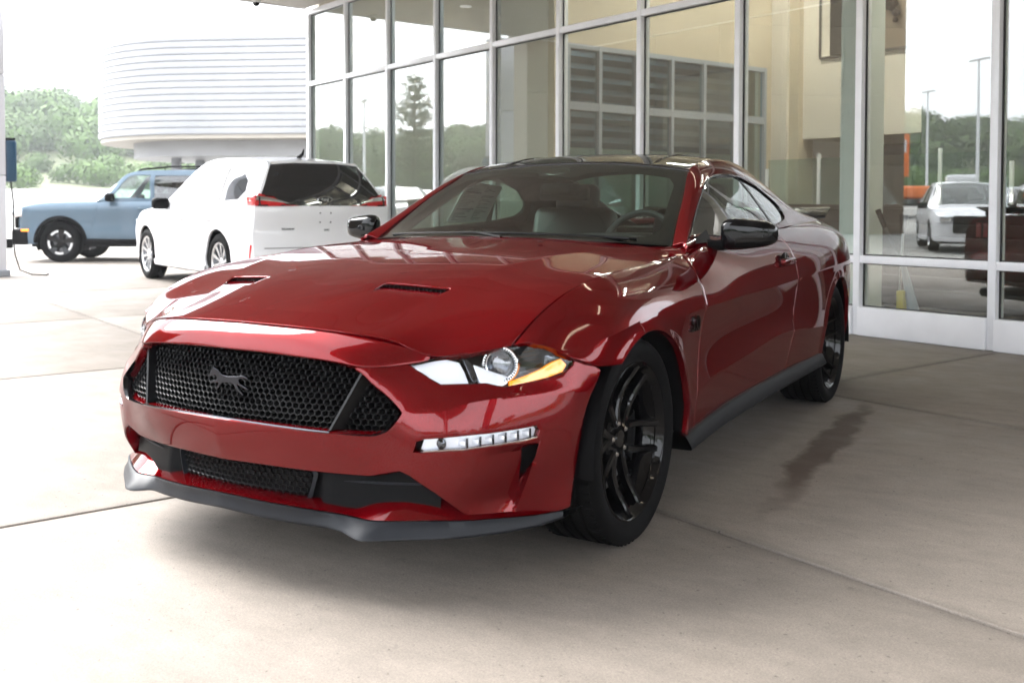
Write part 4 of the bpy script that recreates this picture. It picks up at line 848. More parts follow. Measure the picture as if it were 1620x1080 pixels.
    MB().add(*sweep([[(x, .58+.21*x*x, .962-.035*x*x) for x in np.linspace(-.72, .72, 31)], [(x, .615+.245*x*x, .958-.035*x*x) for x in np.linspace(-.72, .72, 31)], [(x, .70+.22*x*x, .950-.035*x*x) for x in np.linspace(-.72, .72, 31)]])).build('cowl_panel', SATIN, root)
    for x0, x1 in ((-.62, .05), (.02, .60)):
        mb = MB(); pts = [(x, .628+.235*x*x, .980-.045*x*x) for x in np.linspace(x0, x1, 10)]; mb.tube(pts, .006, 6); mb.tube([(x1-.02, .60+.22*x1*x1, .965), pts[-3]], .007, 6); mb.build('wiper', SATIN, root)
    A_, B_2, C_, D_ = np.array([.655,.640,.934]), np.array([.812,.630,.901]), np.array([.826,.735,.930]), np.array([.735,.765,.938])
    rows = [[A_+(B_2-A_)*t+np.array([0, 0, .004*math.sin(math.pi*t)]) for t in np.linspace(0, 1, 8)], [(A_+D_)/2+((B_2+C_)/2-(A_+D_)/2)*t+np.array([0, 0, .005*math.sin(math.pi*t)]) for t in np.linspace(0, 1, 8)], [D_+(C_-D_)*t for t in np.linspace(0, 1, 8)]]
    V, F = sweep(rows); both('cowl_corner', V, F, RED)
    # --- tail
    sE = SIDE.at([(SIDE.U, v) for v in np.linspace(0, SIDE.V, 16)])
    DECK = Surf([[(0,3.365,1.018),(.3,3.365,1.016),(.5,3.37,1.009),(.60,3.38,1.003),(.715,3.36,.998)], [(0,3.62,1.012),(.3,3.62,1.010),(.5,3.62,1.0),(.60,3.61,.995),(.675,3.60,.985)], [(0,3.86,1.005),(.3,3.85,1.0),(.5,3.84,.99),(.58,3.83,.98),(.63,3.85,.97)]])
    V, F = patch(DECK, rect(DECK), res=.03, edge_res=.02, gap=.001, rad=.004, depth=.03); weld('boot_lid', V, F, RED)
    rows = []
    for p, bulge in zip(sE, np.interp(np.linspace(0, 1, 16), [0, .3, .5, .8, 1], [.015, .02, .03, .10, .06])):
        rows.append([(p[0]*t, p[1]+bulge*(1-t**4), p[2]+(.03 if p[2] > .94 else 0)*(1-t*t)) for t in np.linspace(0, 1, 14)])
    V, F = sweep(rows); rb = weld('rear_bumper', [(x, y, z) for x, y, z in V], [f[::-1] for f in F], RED)
    for s in (1, -1):
        for q in range(3): MB().bevbox((s*(.34+.10*q)-.03, 3.84, .78), (s*(.34+.10*q)+.03, 3.885, .93), .01).build('tail_lamp', REDLENS, rb)
    rows = [[(x, 3.70+.07*t-.10*x*x, 1.022+.026*t+s_) for x in np.linspace(-.66, .66, 31)] for t, s_ in ((0, 0), (1, .012), (2.2, .008), (2.2, .0), (1, .0), (0, -.006))]
    mb = MB().add(*sweep(rows, True)); mb.build('spoiler', GLOSSBLK, root, 50)
    for s in (1, -1): MB().bevbox((s*.52-.02, 3.71, .985), (s*.52+.02, 3.80, 1.05), .006).build('spoiler_foot', GLOSSBLK, root)
    # --- handles, badges, mirrors
    hp = SIDE.at(SIDE.inv([(1.74,.838)], PS))[0]
    mb = MB().bevbox(hp+np.array([-.01, -.105, -.020]), hp+np.array([.026, .105, .014]), .013); both('door_handle', mb.V, mb.F, RED, door)
    mb = MB().lathe([(0, .0015), (.05, .0015), (.055, 0), (.05, -.003)], 24, 'x', (hp[0]+.002, hp[1]-.03, hp[2]-.012)); mb.V = [(x, hp[1]-.03+(y-hp[1]+.03)*1.6, z) for x, y, z in mb.V]; both('handle_cup', mb.V, mb.F, GLOSSBLK, door)
    bp = SIDE.at(SIDE.inv([(.435,.672)], PS))[0]
    for s in (1, -1):
        M = Matrix.Translation((s*(bp[0]+.005), bp[1], bp[2])) @ Matrix(((0, 0, s, 0), (s, 0, 0, 0), (0, 1, 0, 0), (0, 0, 0, 1))).to_4x4()
        text_mesh('fender_badge', '5.0', .075, DARKCH, root, .004, M, True)
    mc = np.array([.985, .975, .985]); th = np.linspace(-math.pi/2, math.pi/2, 13); rows = []
    for p in np.linspace(0, 2*math.pi, 33)[:-1]:
        r_ = []
        for t in th:
            sg = lambda v, e: math.copysign(abs(v)**e, v)
            ct = sg(math.cos(t), .55); x = .108*sg(math.cos(p), .5)*ct; z = .060*sg(math.sin(p), .6)*ct; y = .052*sg(math.sin(t), .75)
            z *= (1-.16*(x/.108)) if z > 0 else 1.0-.25*(x/.108); r_.append((mc[0]+x, mc[1]+y+.22*(x)-.02, mc[2]+z))
        rows.append(r_)
    V, F = sweep(rows, True); mir = both('side_mirror', V, F, GLOSSBLK)
    mb = MB().add([(.90,1.035,.935),(1.075,1.065,.945),(1.072,1.062,1.025),(.905,1.034,1.038)], [(0,1,2,3)]); 
    arm = MB().tube([(.825,.90,.935),(.86,.92,.938),(.92,.95,.945)], [.030,.022,.026], 10); both('mirror_arm', arm.V, arm.F, SATIN, mir)
    sail = MB().add([(.838,.735,.950),(.836,.93,.952),(.812,.93,1.002),(.815,.80,.968)], [(0,1,2,3)]); sail.prism([(0,0)], 0, 0, lambda a_, b_, d: (.838, .735, .95)) if False else None; both('mirror_base', sail.V, sail.F, SATIN, mir)
    # --- under body, liners, cabin
    MB().bevbox((-.74, -.62, .17), (.74, 3.70, .26), .03).build('underbody', SATIN, root)
    MB().box((-.50, -.74, .24), (.50, -.62, .64)).build('radiator', SATIN, root)
    for yc, nm in ((0, 'wheel_liner'), (2.72, 'wheel_liner')):
        rows = [[(x, yc+.375*math.cos(R(q)), .335+.375*math.sin(R(q))) for x in (.935, .60)] for q in np.linspace(-6, 186, 40)]; mb = MB().add(*sweep(rows))
        c0 = len(mb.V); mb.add([(.60, yc, .335)]+[(.60, yc+.375*math.cos(R(q)), .335+.375*math.sin(R(q))) for q in np.linspace(-6, 186, 40)], [(0, i, i+1) for i in range(1, 40)])
        both(nm, mb.V, mb.F, SATIN)
    tub = MB(); tub.add([(-.78,.72,.90),(.78,.72,.90),(.78,.66,.26),(-.78,.66,.26),(-.78,3.3,.95),(.78,3.3,.95),(.78,2.9,.26),(-.78,2.9,.26)], [(0,1,2,3),(4,7,6,5),(3,2,6,7),(0,3,7,4),(1,5,6,2)]); tub.build('cabin_tub', CABIN, root, None)
    cab = root
    ds = [[(x, .66+.02*abs(x), .935-.03*x*x) for x in np.linspace(-.74, .74, 25)], [(x, .90, .965-.03*x*x+.02*math.exp(-((x-.37)/.17)**2)) for x in np.linspace(-.74, .74, 25)], [(x, 1.08, .945-.03*x*x+.035*math.exp(-((x-.37)/.17)**2)) for x in np.linspace(-.74, .74, 25)], [(x, 1.12, .88) for x in np.linspace(-.74, .74, 25)], [(x, 1.06, .62) for x in np.linspace(-.74, .74, 25)]]
    MB().add(*sweep(ds)).build('dashboard', CABIN, cab, 60)
    sw_ = empty('steering_wheel'); sw_.parent = cab
    Ms = Matrix.Translation((.37, 1.27, .90)) @ Matrix.Rotation(R(66), 4, 'X')
    MB().tube([(.180*math.cos(q), .180*math.sin(q), 0) for q in np.linspace(0, 2*math.pi, 49)], .0165, 10, False).xf(Ms).build('wheel_rim', LEATHER, sw_)
    sp = MB(); sp.lathe([(0, .03), (.05, .026), (.065, .0), (.05, -.03)], 20, 'z')
    for q in (0, 180, 270): sp.tube([(0, 0, 0), (.175*math.cos(R(q)), .175*math.sin(R(q)), 0)], [.03, .014], 8)
    sp.xf(Ms).build('wheel_spokes', DARKCH, sw_)
    for s in (1, -1):
        st = empty('seat'); st.parent = cab
        MB().bevbox((s*.37-.25, 1.45, .42), (s*.37+.25, 1.98, .60), .06).build('seat_cushion', LEATHER, st)
        Mb = Matrix.Translation((s*.37, 1.93, .55)) @ Matrix.Rotation(R(-18), 4, 'X')
        MB().bevbox((-.25, -.06, 0), (.25, .08, .56), .055).xf(Mb).build('seat_back', LEATHER, st)
        MB().bevbox((-.13, -.05, .53), (.13, .06, .70), .05).xf(Mb).build('head_rest', LEATHER, st)
    MB().bevbox((-.62, 2.50, .45), (.62, 2.75, .93), .06).build('rear_seat', LEATHER, cab)
    MB().box((-.66, 2.72, .93), (.66, 3.33, .96)).build('parcel_shelf', CABIN, cab)
    hd = [[(p[0], p[1], p[2]-.03) for p in [ROOF.at([(u, v)])[0] for u in np.linspace(0, ROOF.U, 8)]] for v in np.linspace(0, ROOF.V, 10)]
    V, F = sweep(hd); weld('headliner', V, F, CABIN)
    pil = GREEN.at([(u, 0) for u in np.linspace(0, GREEN.U, 30)])
    rows = [pil+np.array([-.006, 0, -.012]), pil+np.array([-.055, .01, -.045]), pil+np.array([-.02, .02, -.07])]
    V, F = sweep(rows); both('pillar_trim', V, F, CABIN)
    cpo = [(2.24,1.07),(2.20,1.125),(2.40,1.17),(2.75,1.09),(3.1,1.03),(3.3,1.01),(2.25,1.008)]
    V, F = patch(GREEN, GREEN.inv(cpo, PS), res=.04, gap=0, rad=.001, depth=0, off=.03); both('pillar_trim', V, F, CABIN)
    MB().bevbox((-.13, 1.225, 1.120), (.13, 1.255, 1.185), .012).build('inner_mirror', SATIN, cab)
    MB().bevbox((-.085, 1.15, 1.150), (.085, 1.25, 1.200), .015).build('sensor_housing', SATIN, cab)
    # oval badge behind the screen, and the price sheet in the far window
    ob = empty('oval_badge'); ob.parent = cab
    Mo = Matrix.Translation((-.035, 1.2343, 1.2580)) @ Matrix.Rotation(R(21), 4, 'X') @ Matrix.Diagonal((1, 2.2, 1, 1))
    MB().tube([(.062*math.cos(q), .020*math.sin(q), 0) for q in np.linspace(0, 2*math.pi, 41)], .0018, 5, False).xf(Mo).build('oval_ring', ALLOY, ob)
    text_mesh('oval_lettering', 'Ford', .034, ALLOY, ob, .0006, Mo, True)
    q = [(1.46,1.226),(1.83,1.205),(1.83,1.010),(1.43,1.010)]; uvq = GREEN.inv(q, PS); V, F = patch(GREEN, uvq, res=.03, gap=0, rad=.0005, depth=0, off=.012)
    mb = MB().add(V, F).flipx(); sheet = mb.build('window_sticker', mat('sticker_paper', (.80, .82, .80), .8), root)
    g = uvq; rndl = random.Random(4); mb = MB()
    for i in range(26):
        t = .05+.035*i
        for x0, x1 in ((.06, .06+.36*rndl.random()+.06), (.55, .58+.36*rndl.random())):
            if i in (5, 6, 17): x0, x1 = .06, .5
            pts = []
            for a_, b_ in ((x0, t), (x1, t), (x1, t+(.03 if i in (5, 17) else .014)), (x0, t+(.03 if i in (5, 17) else .014))):
                u_ = (g[0]*(1-a_)+g[1]*a_)*(1-b_)+(g[3]*(1-a_)+g[2]*a_)*b_; pts.append(GREEN.at([u_])[0]-GREEN.normal([u_])[0]*.0135)
            mb.add(pts, [(0, 1, 2, 3)])
    mb.flipx().build('sticker_print', mat('sticker_ink', (.10, .12, .12), .8), sheet, None)
    # --- wheels
    tyre = [(.252,.105),(.260,.114),(.268,.118),(.288,.127),(.305,.127),(.320,.120),(.329,.108),(.333,.094)]
    pr = list(tyre)
    for g_ in (.062, .020, -.020, -.062): pr += [(.335, g_+.008), (.327, g_+.005), (.327, g_-.005), (.335, g_-.008)]
    pr += [(r_, -h_) for r_, h_ in tyre[::-1]]
    tm = MB().lathe(pr, 96, 'x')
    for k in range(72):      # shoulder sipes as shallow ribs
        q = 2*math.pi*k/72; 
        for sgn in (1, -1):
            M = Matrix.Rotation(q, 4, 'X'); bx_ = MB().box((sgn*.088-.017, -.0042, .327), (sgn*.088+.017, .0042, .3352)).xf(M); tm.add(bx_.V, bx_.F)
    tyre_me = mesh_from('tyre', tm.V, tm.F, 30); tyre_me.materials.append(RUBBER)
    rim = MB().lathe([(.205,-.10),(.225,-.10),(.222,-.05),(.222,.02),(.230,.075),(.246,.090),(.252,.100),(.2575,.108),(.2575,.114),(.253,.1155),(.247,.109),(.240,.098),(.233,.090)], 72, 'x')
    rim_me = mesh_from('rim', rim.V, rim.F, 40); rim_me.materials.append(GLOSSBLK)
    def spoke_mesh():
        sp = MB()
        for k in (-1, 1):
            rows = []
            for t in np.linspace(0, 1, 9):
                r_ = .045+t*(.242-.045); an = R(k*(15-3.0*t)) if t > .0 else R(k*15); an = R(k*(20*(1-t)**1.5+10.5)); w = .015*(1-t)+.011*t+.004*(t > .9); x = .060-.010*math.sin(math.pi*min(1, t*1.1))+.040*t**2.2
                c, s = math.cos(an), math.sin(an); tang = np.array([0, -s, c]); P = np.array([x, r_*c, r_*s])
                rows.append([P-tang*w+np.array([-.030, 0, 0]), P-tang*w+np.array([-.006, 0, 0]), P-tang*w*.55, P+tang*w*.55, P+tang*w+np.array([-.006, 0, 0]), P+tang*w+np.array([-.030, 0, 0])])
            sp.add(*sweep(rows))
        return mesh_from('spoke', sp.V, sp.F, 30)
    spoke_me = spoke_mesh(); spoke_me.materials.append(GLOSSBLK)
    hub = MB().lathe([(0,.064),(.028,.063),(.032,.058),(.034,.048),(.066,.048),(.074,.040),(.078,.01)], 40, 'x'); hub_me = mesh_from('hub', hub.V, hub.F, 30); hub_me.materials.append(GLOSSBLK)
    lug = MB().lathe([(0,.064),(.006,.064),(.0095,.060),(.0105,.046)], 6, 'x'); lug_me = mesh_from('lug_nut', lug.V, lug.F, 20); lug_me.materials.append(CHROME)
    dsk = MB().lathe([(.07,.012),(.172,.012),(.174,.0),(.172,-.014),(.07,-.014)], 48, 'x'); dsk_me = mesh_from('brake_disc', dsk.V, dsk.F, 30); dsk_me.materials.append(STEEL)
    cal = MB(); cal.add(*sweep([[(x, r_*math.cos(R(q)), r_*math.sin(R(q))) for x, r_ in ((-.03,.12),(.035,.12),(.04,.14),(.04,.175),(.03,.188),(-.03,.188))] for q in np.linspace(-28, 28, 10)])); cal_me = mesh_from('brake_caliper', cal.V, cal.F, 40); cal_me.materials.append(SATIN)
    for s, y, x in ((1, 0, .79), (-1, 0, .79), (1, 2.72, .80), (-1, 2.72, .80)):
        w = empty('wheel', (s*x, y, .335)); w.parent = root; w.rotation_euler = (R(17 if y else -8), 0, 0 if s > 0 else math.pi)
        for nm, me in (('tyre', tyre_me), ('rim', rim_me), ('hub', hub_me), ('brake_disc', dsk_me), ('brake_caliper', cal_me)): link(nm, me, None, w)
        for k in range(5):
            o = link('spoke', spoke_me, None, w); o.rotation_euler = (2*math.pi*k/5, 0, 0)
            q = 2*math.pi*(k+.5)/5; o = link('lug_nut', lug_me, None, w); o.location = (0, .052*math.cos(q), .052*math.sin(q))
    return root
# ---------------------------------------------------------------- sport utility vehicles (nose -y, front axle y = 0)
WHEELS = {}
def suv_wheel(kind, r, rimr, w):
    if kind in WHEELS: return WHEELS[kind]
    t = [(rimr, w*.82), (rimr+.02, w*.96), ((rimr+r)/2, w), (r-.03, w*.95), (r-.006, w*.80), (r, w*.62), (r, w*.2), (r-.009, w*.17), (r-.009, w*.10), (r, w*.07)]
    tm = MB().lathe(t+[(a, -b) for a, b in t[::-1]], 64, 'x'); ty = mesh_from('tyre', tm.V, tm.F, 35); ty.materials.append(RUBBER)
    rm = MB().lathe([(rimr-.03, -.08), (rimr-.02, .02), (rimr-.012, w*.72), (rimr+.003, w*.80), (rimr+.003, w*.86), (rimr-.012, w*.84), (rimr-.022, w*.72)], 48, 'x')
    n = 10 if kind == 'silver' else 5
    for k in range(n):
        q = 2*math.pi*k/n; rows = []
        for t_ in np.linspace(0, 1, 6):
            rr = .05+t_*(rimr-.065); wd = (.012+.010*t_) if kind == 'silver' else (.03+.022*t_); x = w*.62+.02*t_**2; c, s = math.cos(q), math.sin(q); tg = np.array([0, -s, c]); P = np.array([x, rr*c, rr*s])
            rows.append([P-tg*wd-np.array([.03, 0, 0]), P-tg*wd, P+tg*wd, P+tg*wd-np.array([.03, 0, 0])])
        rm.add(*sweep(rows))
    rm.lathe([(0, w*.70), (.05, w*.69), (.065, w*.55), (.07, .02)], 24, 'x')
    ri = mesh_from('rim', rm.V, rm.F, 35); ri.materials.append(ALLOY if kind == 'silver' else GLOSSBLK)
    ac = None
    if kind != 'silver':
        a = MB()
        for k in range(n):
            q = 2*math.pi*(k+.5)/n
            a.add(*sweep([[(w*.80+.004, rr*math.cos(q+da), rr*math.sin(q+da)) for rr in (rimr-.052, rimr-.008)] for da in np.linspace(-.36, .36, 7)]))
        ac = mesh_from('rim_accent', a.V, a.F, 35); ac.materials.append(ALLOY)
    dk = MB().lathe([(0, .0), (rimr-.04, .0)], 32, 'x'); dkm = mesh_from('brake_disc', dk.V, dk.F, 30); dkm.materials.append(DARKCH)
    WHEELS[kind] = (ty, ri, ac, dkm); return WHEELS[kind]
def suv(name, P, pnt, loc, rz, label, cat, group=None, detail=None):
    root = empty(name, loc, rz); tag(root, label, cat, group)
    WB, y0, y1 = P['wb'], -P['fo'], P['wb']+P['ro']; wr = P['wr']
    def both(nm, V, F, m, par=root, ang=35):
        r = []
        for s in (1, -1):
            mb = MB().add(V, F)
            if s < 0: mb.flipx()
            r.append(mb.build(nm, m, par[0 if s > 0 else 1] if isinstance(par, list) else par, ang))
        return r
    def weld(nm, V, F, m, par=root, ang=35): return MB().add(V, F).mirror().build(nm, m, par, ang, weld=3e-4)
    ys = [y0+.02, y0+.14, y0+.40, 0, .45, P['cowl'], 1.25, 1.9, WB-.4, WB, WB+.4, y1-.30, y1-.05]
    tp = np.interp(ys, [y0, y0+.14, y0+.40, 0, 1.5, WB, WB+.4, y1-.3, y1], [.74, .87, .955, .985, 1, 1, .985, .955, .90])
    beltz = np.interp(ys, *P['belt']); rows = []
    for fz, fx in P['sec']:
        rows.append([(P['hw']*fx*t, y, (P['clr']+(b-P['clr'])*fz)) for y, t, b in zip(ys, tp, beltz)])
    LOW = Surf(rows, rbr=P['crease'])
    def arc(yc, r, a0, a1, n=30): return [(yc+r*math.cos(R(q)), wr+r*math.sin(R(q))) for q in np.linspace(a0, a1, n)]
    lim = -math.degrees(math.asin(min(1, (wr-P['clr']-.02)/(wr+.05))))
    fa = LOW.inv(arc(0, wr+.055, 180-lim, lim), PS); ra = LOW.inv(arc(WB, wr+.055, 180-lim, lim), PS)
    d1 = LOW.inv([(P['cowl']+.02, 2), (P['cowl']-.0, .9), (P['cowl']-.08, .6), (P['cowl']-.10, P['clr'])], PS); d2 = LOW.inv([(P['bp'], 2), (P['bp'], .7), (P['bp'], P['clr'])], PS); d3 = LOW.inv([(WB-.10, 2), (WB-.12, .95), (WB-.40, .75), (WB-.46, P['clr'])], PS)
    for q in (d1, d2, d3): q[0, 1] = LOW.V; q[-1, 1] = 0
    kw = dict(res=.035, edge_res=.025, gap=.003, rad=.003, depth=.02, noflange_u0=False)
    f0 = np.array([(0, 0), (fa[0, 0], 0)]); 
    V, F = patch(LOW, np.concatenate([f0, fa, [(fa[-1, 0], 0)], d1[::-1], [(0, LOW.V)]]), **kw); both('front_fender', V, F, pnt)
    V, F = patch(LOW, np.concatenate([d1[::-1], d2]), **kw); dr1 = both('front_door', V, F, pnt)
    V, F = patch(LOW, np.concatenate([d2[::-1], d3]), **kw); dr2 = both('rear_door', V, F, pnt)
    V, F = patch(LOW, np.concatenate([d3, [(ra[0, 0], 0)], ra, [(ra[-1, 0], 0), (LOW.U, 0), (LOW.U, LOW.V)]]), **kw); both('quarter_panel', V, F, pnt)
    for dd_, y in ((dr1, P['bp']-.13), (dr2, WB-.26)):
        h = LOW.at(LOW.inv([(y, P['hz'])], PS))[0]; mb = MB().bevbox(h+np.array([-.005, -.10, -.016]), h+np.array([.035, .10, .016]), .012); both('door_handle', mb.V, mb.F, pnt, dd_)
    # sill and arch cladding
    cl = P.get('clad'); cm = SATIN if cl else pnt
    rows = [[(P['hw']*x, y, z) for x, z in ((.90, P['clr']-.05), (.985, P['clr']-.02), (1.0, P['clr']+.05), (.975, P['clr']+.10 if cl else P['clr']+.06), (.95, P['clr']+.10))] for y in np.linspace(wr+.06, WB-wr-.06, 12)]; V, F = sweep(rows); both('sill_trim', V, F, cm)
    if cl:
        for yc in (0, WB):
            rows = []
            for q in np.linspace(180-lim, lim, 32):
                a = [(yc+(wr+d_)*math.cos(R(q)), wr+(wr+d_)*math.sin(R(q))) for d_ in (.05, .058, .12, .125)]; p = LOW.at(LOW.inv([(b[0], max(P['clr'], min(b[1], beltz.min()))) for b in a], PS)); rows.append([(p[k][0]+o_, a[k][0], a[k][1]) for k, o_ in enumerate((-.03, .018, .012, -.004))])
            V, F = sweep(rows); both('arch_trim', V, F, SATIN)
    # greenhouse
    n = len(P['gb']); G = []
    for f, bl in ((0, 0), (.35, .02), (.75, .03), (1, 0)):
        G.append([(b[0]+(t[0]-b[0])*f+bl, b[1]+(t[1]-b[1])*f, b[2]+(t[2]-b[2])*f) for b, t in zip(P['gb'], P['gt'])])
    GR = Surf(G)
    wins = [GR.inv(w, PS) for w in P['win']]
    V, F = patch(GR, [(0, 0), (GR.U, 0), (GR.U, GR.V), (0, GR.V)], wins, res=.04, edge_res=.025, gap=0, rad=.003, depth=.012, hdepth=.015, noflange_u0=False); both('side_frame', V, F, P.get('gm', pnt))
    for i, w in enumerate(wins):
        V, F = patch(GR, w, res=.06, gap=.0, rad=.001, depth=0, off=.008); both('side_window', V, F, P['wg'][i])
    # hood, screen, roof
    hb = P['cowl']; e0 = LOW.at([(u, LOW.V) for u in np.linspace(0, LOW.inv([(hb, beltz[5])], PS)[0, 0], 9)])
    rows = [[(p[0]*t*.998, p[1]-.10*(1-t*t)*(1-k/8)-.12*(1-t*t)*(k/8), p[2]+P['crown']*(1-t**4)*(k/8*.6+.4)+.001) for t in np.linspace(0, 1, 12)] for k, p in enumerate(e0)]
    V, F = sweep(rows); weld('hood', V, F, pnt); cowl = rows[-1]
    gt = [Vector(p) for p in P['gt']]; ka = P['ka']
    top = [(gt[ka].x*t, gt[ka].y-.04*(1-t*t), gt[ka].z+.035*(1-t*t)) for t in np.linspace(0, 1, 12)]
    ed = [np.array(P['gb'][0])]+[np.array(P['gt'][k]) for k in range(1, ka)]
    rows = []
    for f in np.linspace(0, 1, 8):
        r_ = []
        for a, b, t in zip(cowl, top, np.linspace(0, 1, 12)):
            p = np.array(a)*(1-f)+np.array(b)*f; r_.append((p[0], p[1], p[2]+.03*math.sin(math.pi*f)*(1-t**6)))
        rows.append(r_)
    V, F = sweep(rows); weld('windshield', V, F, CARGLASS)
    rt = gt[ka:]
    rows = [[(p.x*t, p.y+(-.04*(1-t*t) if k == 0 else 0), p.z+.035*(1-t*t)) for t in np.linspace(0, 1, 10)] for k, p in enumerate(rt)]; V, F = sweep(rows); weld('roof', V, F, P.get('roofm', pnt)); rend = rows[-1]
    # tail: glass hatch and lower gate
    S0 = LOW.at([(LOW.U, v) for v in np.linspace(0, LOW.V, 7)]); gy_ = y1-.05
    prof = P['tail']; rows = []
    for z, y, x in prof: rows.append([(x*t, y+.05*(1-t**3.5), z) for t in np.linspace(0, 1, 12)])
    RE = Surf(rows)
    rg_ = RE.inv([(0, P['rw'][0]), (P['rwx'][0], P['rw'][0]), (P['rwx'][1], P['rw'][1]), (0, P['rw'][1])], lambda A: A[:, [0, 2]]); rg_[0, 0] = rg_[3, 0] = 0
    V, F = patch(RE, [(0, 0), (RE.U, 0), (RE.U, RE.V), (0, RE.V)], [rg_], res=.04, edge_res=.02, gap=0, rad=.004, depth=.01); tail = weld('tailgate', V, F, pnt)
    V, F = patch(RE, rg_, res=.05, gap=.002, rad=.002, depth=0, off=-.002); weld('rear_window', V, F, DARKGLASS if not detail else MT['black_hatch_glass'], tail)
    jl = [S0[k] for k in range(7)]
    rows = [jl, [np.array(RE.at(RE.inv([(9, p[2])], lambda A: A[:, [0, 2]]))[0]) for p in jl]]; V, F = sweep(rows); both('rear_corner', V, F, pnt)
    cpill = [np.array(GR.at([(GR.U, v)])[0]) for v in np.linspace(0, GR.V, 6)]; rows = [cpill, [np.array(RE.at(RE.inv([(9, p[2])], lambda A: A[:, [0, 2]]))[0]) for p in cpill]]; V, F = sweep(rows); both('rear_corner', V, F, pnt)
    # spoiler lip over the hatch
    rows = [[(x*1.0, a_, b_+.03*(1-(x/rend[-1][0])**2)) for x in np.linspace(-rend[-1][0], rend[-1][0], 16)] for a_, b_ in ((rt[-1].y-.05, rt[-1].z+.006), (rt[-1].y+.14, rt[-1].z-.012), (rt[-1].y+.14, rt[-1].z-.035), (rt[-1].y-.02, rt[-1].z-.03))]; V, F = sweep(rows, True); MB().add(V, F).build('roof_spoiler', pnt, root, 40)
    # front face
    e = LOW.at([(0, v) for v in np.linspace(0, LOW.V, 9)]); rows = [[(p[0]*t, p[1]-.12*(1-t**3)-(.03 if .3 < k/8 < .8 else 0)*(1-t**3), p[2]+P['crown']*.4*(1-t**4)*(k == 8)) for t in np.linspace(0, 1, 10)] for k, p in enumerate(e)]; V, F = sweep(rows); weld('front_bumper', V, F, pnt)
    zg = P['grz']; MB().bevbox((-.52, y0-.155, zg[0]), (.52, y0-.06, zg[1]), .04).build('grille', SATIN, root)
    for s in (1, -1): MB().bevbox((s*.66-.13, y0-.10, zg[1]-.14), (s*.66+.13, y0+.10, zg[1]), .03).build('headlight', BRIGHT, root)
    if cl:
        for s in (1, -1): MB().bevbox((s*.70-.16, y0-.08, .32), (s*.70+.16, y0+.22, .62), .05).build('bumper_corner', SATIN, root); MB().bevbox((s*.83-.03, y0+.10, .57), (s*.83+.035, y0+.24, .62), .01).build('side_marker', AMBER, root)
    # mirrors, rails, under body, wheels
    mb = MB().bevbox((P['hw']*.93, P['cowl']+.20, P['mz']), (P['hw']*.93+.23, P['cowl']+.34, P['mz']+.16), .05); both('side_mirror', mb.V, mb.F, SATIN)
    if P.get('rails'):
        for s in (1, -1):
            r0 = [(s*(p.x-.03), p.y, p.z+.075) for p in rt]; r0 = [(r0[0][0], r0[0][1]+.1, rt[0].z+.01)]+[(a_, b_+(.22 if k == 0 else 0), c_) for k, (a_, b_, c_) in enumerate(r0)]+[(r0[-1][0], r0[-1][1]-.02, rt[-1].z+.005)]
            MB().tube(r0, .018, 8).build('roof_bar', SATIN, root)
    MB().box((-P['hw']*.80, y0+.25, P['clr']-.06), (P['hw']*.80, y1-.25, P['clr']+.12)).build('underbody', SATIN, root)
    for yc in (0, WB):
        rows = [[(x, yc+(wr+.07)*math.cos(R(q)), wr+(wr+.07)*math.sin(R(q))) for x in (P['hw']*.95, P['hw']*.62)] for q in np.linspace(-20, 200, 24)]; mb = MB().add(*sweep(rows)); mb.add([(P['hw']*.62, yc, wr)]+[(P['hw']*.62, yc+(wr+.07)*math.cos(R(q)), wr+(wr+.07)*math.sin(R(q))) for q in np.linspace(-20, 200, 24)], [(0, i, i+1) for i in range(1, 24)]); both('wheel_liner', mb.V, mb.F, SATIN)
    ty, ri, ac, dk = suv_wheel(P['wk'], wr, P['rim'], .115)
    for s in (1, -1):
        for yc in (0, WB):
            w = empty('wheel', (s*(P['hw']-.135), yc, wr)); w.parent = root; w.rotation_euler = (R(12), 0, 0 if s > 0 else math.pi)
            for nm, me in (('tyre', ty), ('rim', ri), ('brake_disc', dk), ('rim_accent', ac)):
                if me: link(nm, me, None, w)
    # dark cabin
    mb = MB().box((-P['hw']*.84, P['cowl']+.05, P['clr']), (P['hw']*.84, y1-.30, beltz[6]-.06)); mb.build('cabin_tub', CABIN, root)
    for s in (1, -1):
        for y in (P['cowl']+.95, WB-.15): MB().bevbox((s*.38-.22, y, beltz[6]-.10), (s*.38+.22, y+.16, beltz[6]+.16), .05).build('seat_back', LEATHER, root); MB().bevbox((s*.38-.12, y+.03, beltz[6]+.17), (s*.38+.12, y+.12, beltz[6]+.33), .04).build('head_rest', LEATHER, root)
    if detail: detail(root, RE, LOW, both, weld)
    return root
mat('black_hatch_glass', (.012, .012, .013), .05, coat=1)
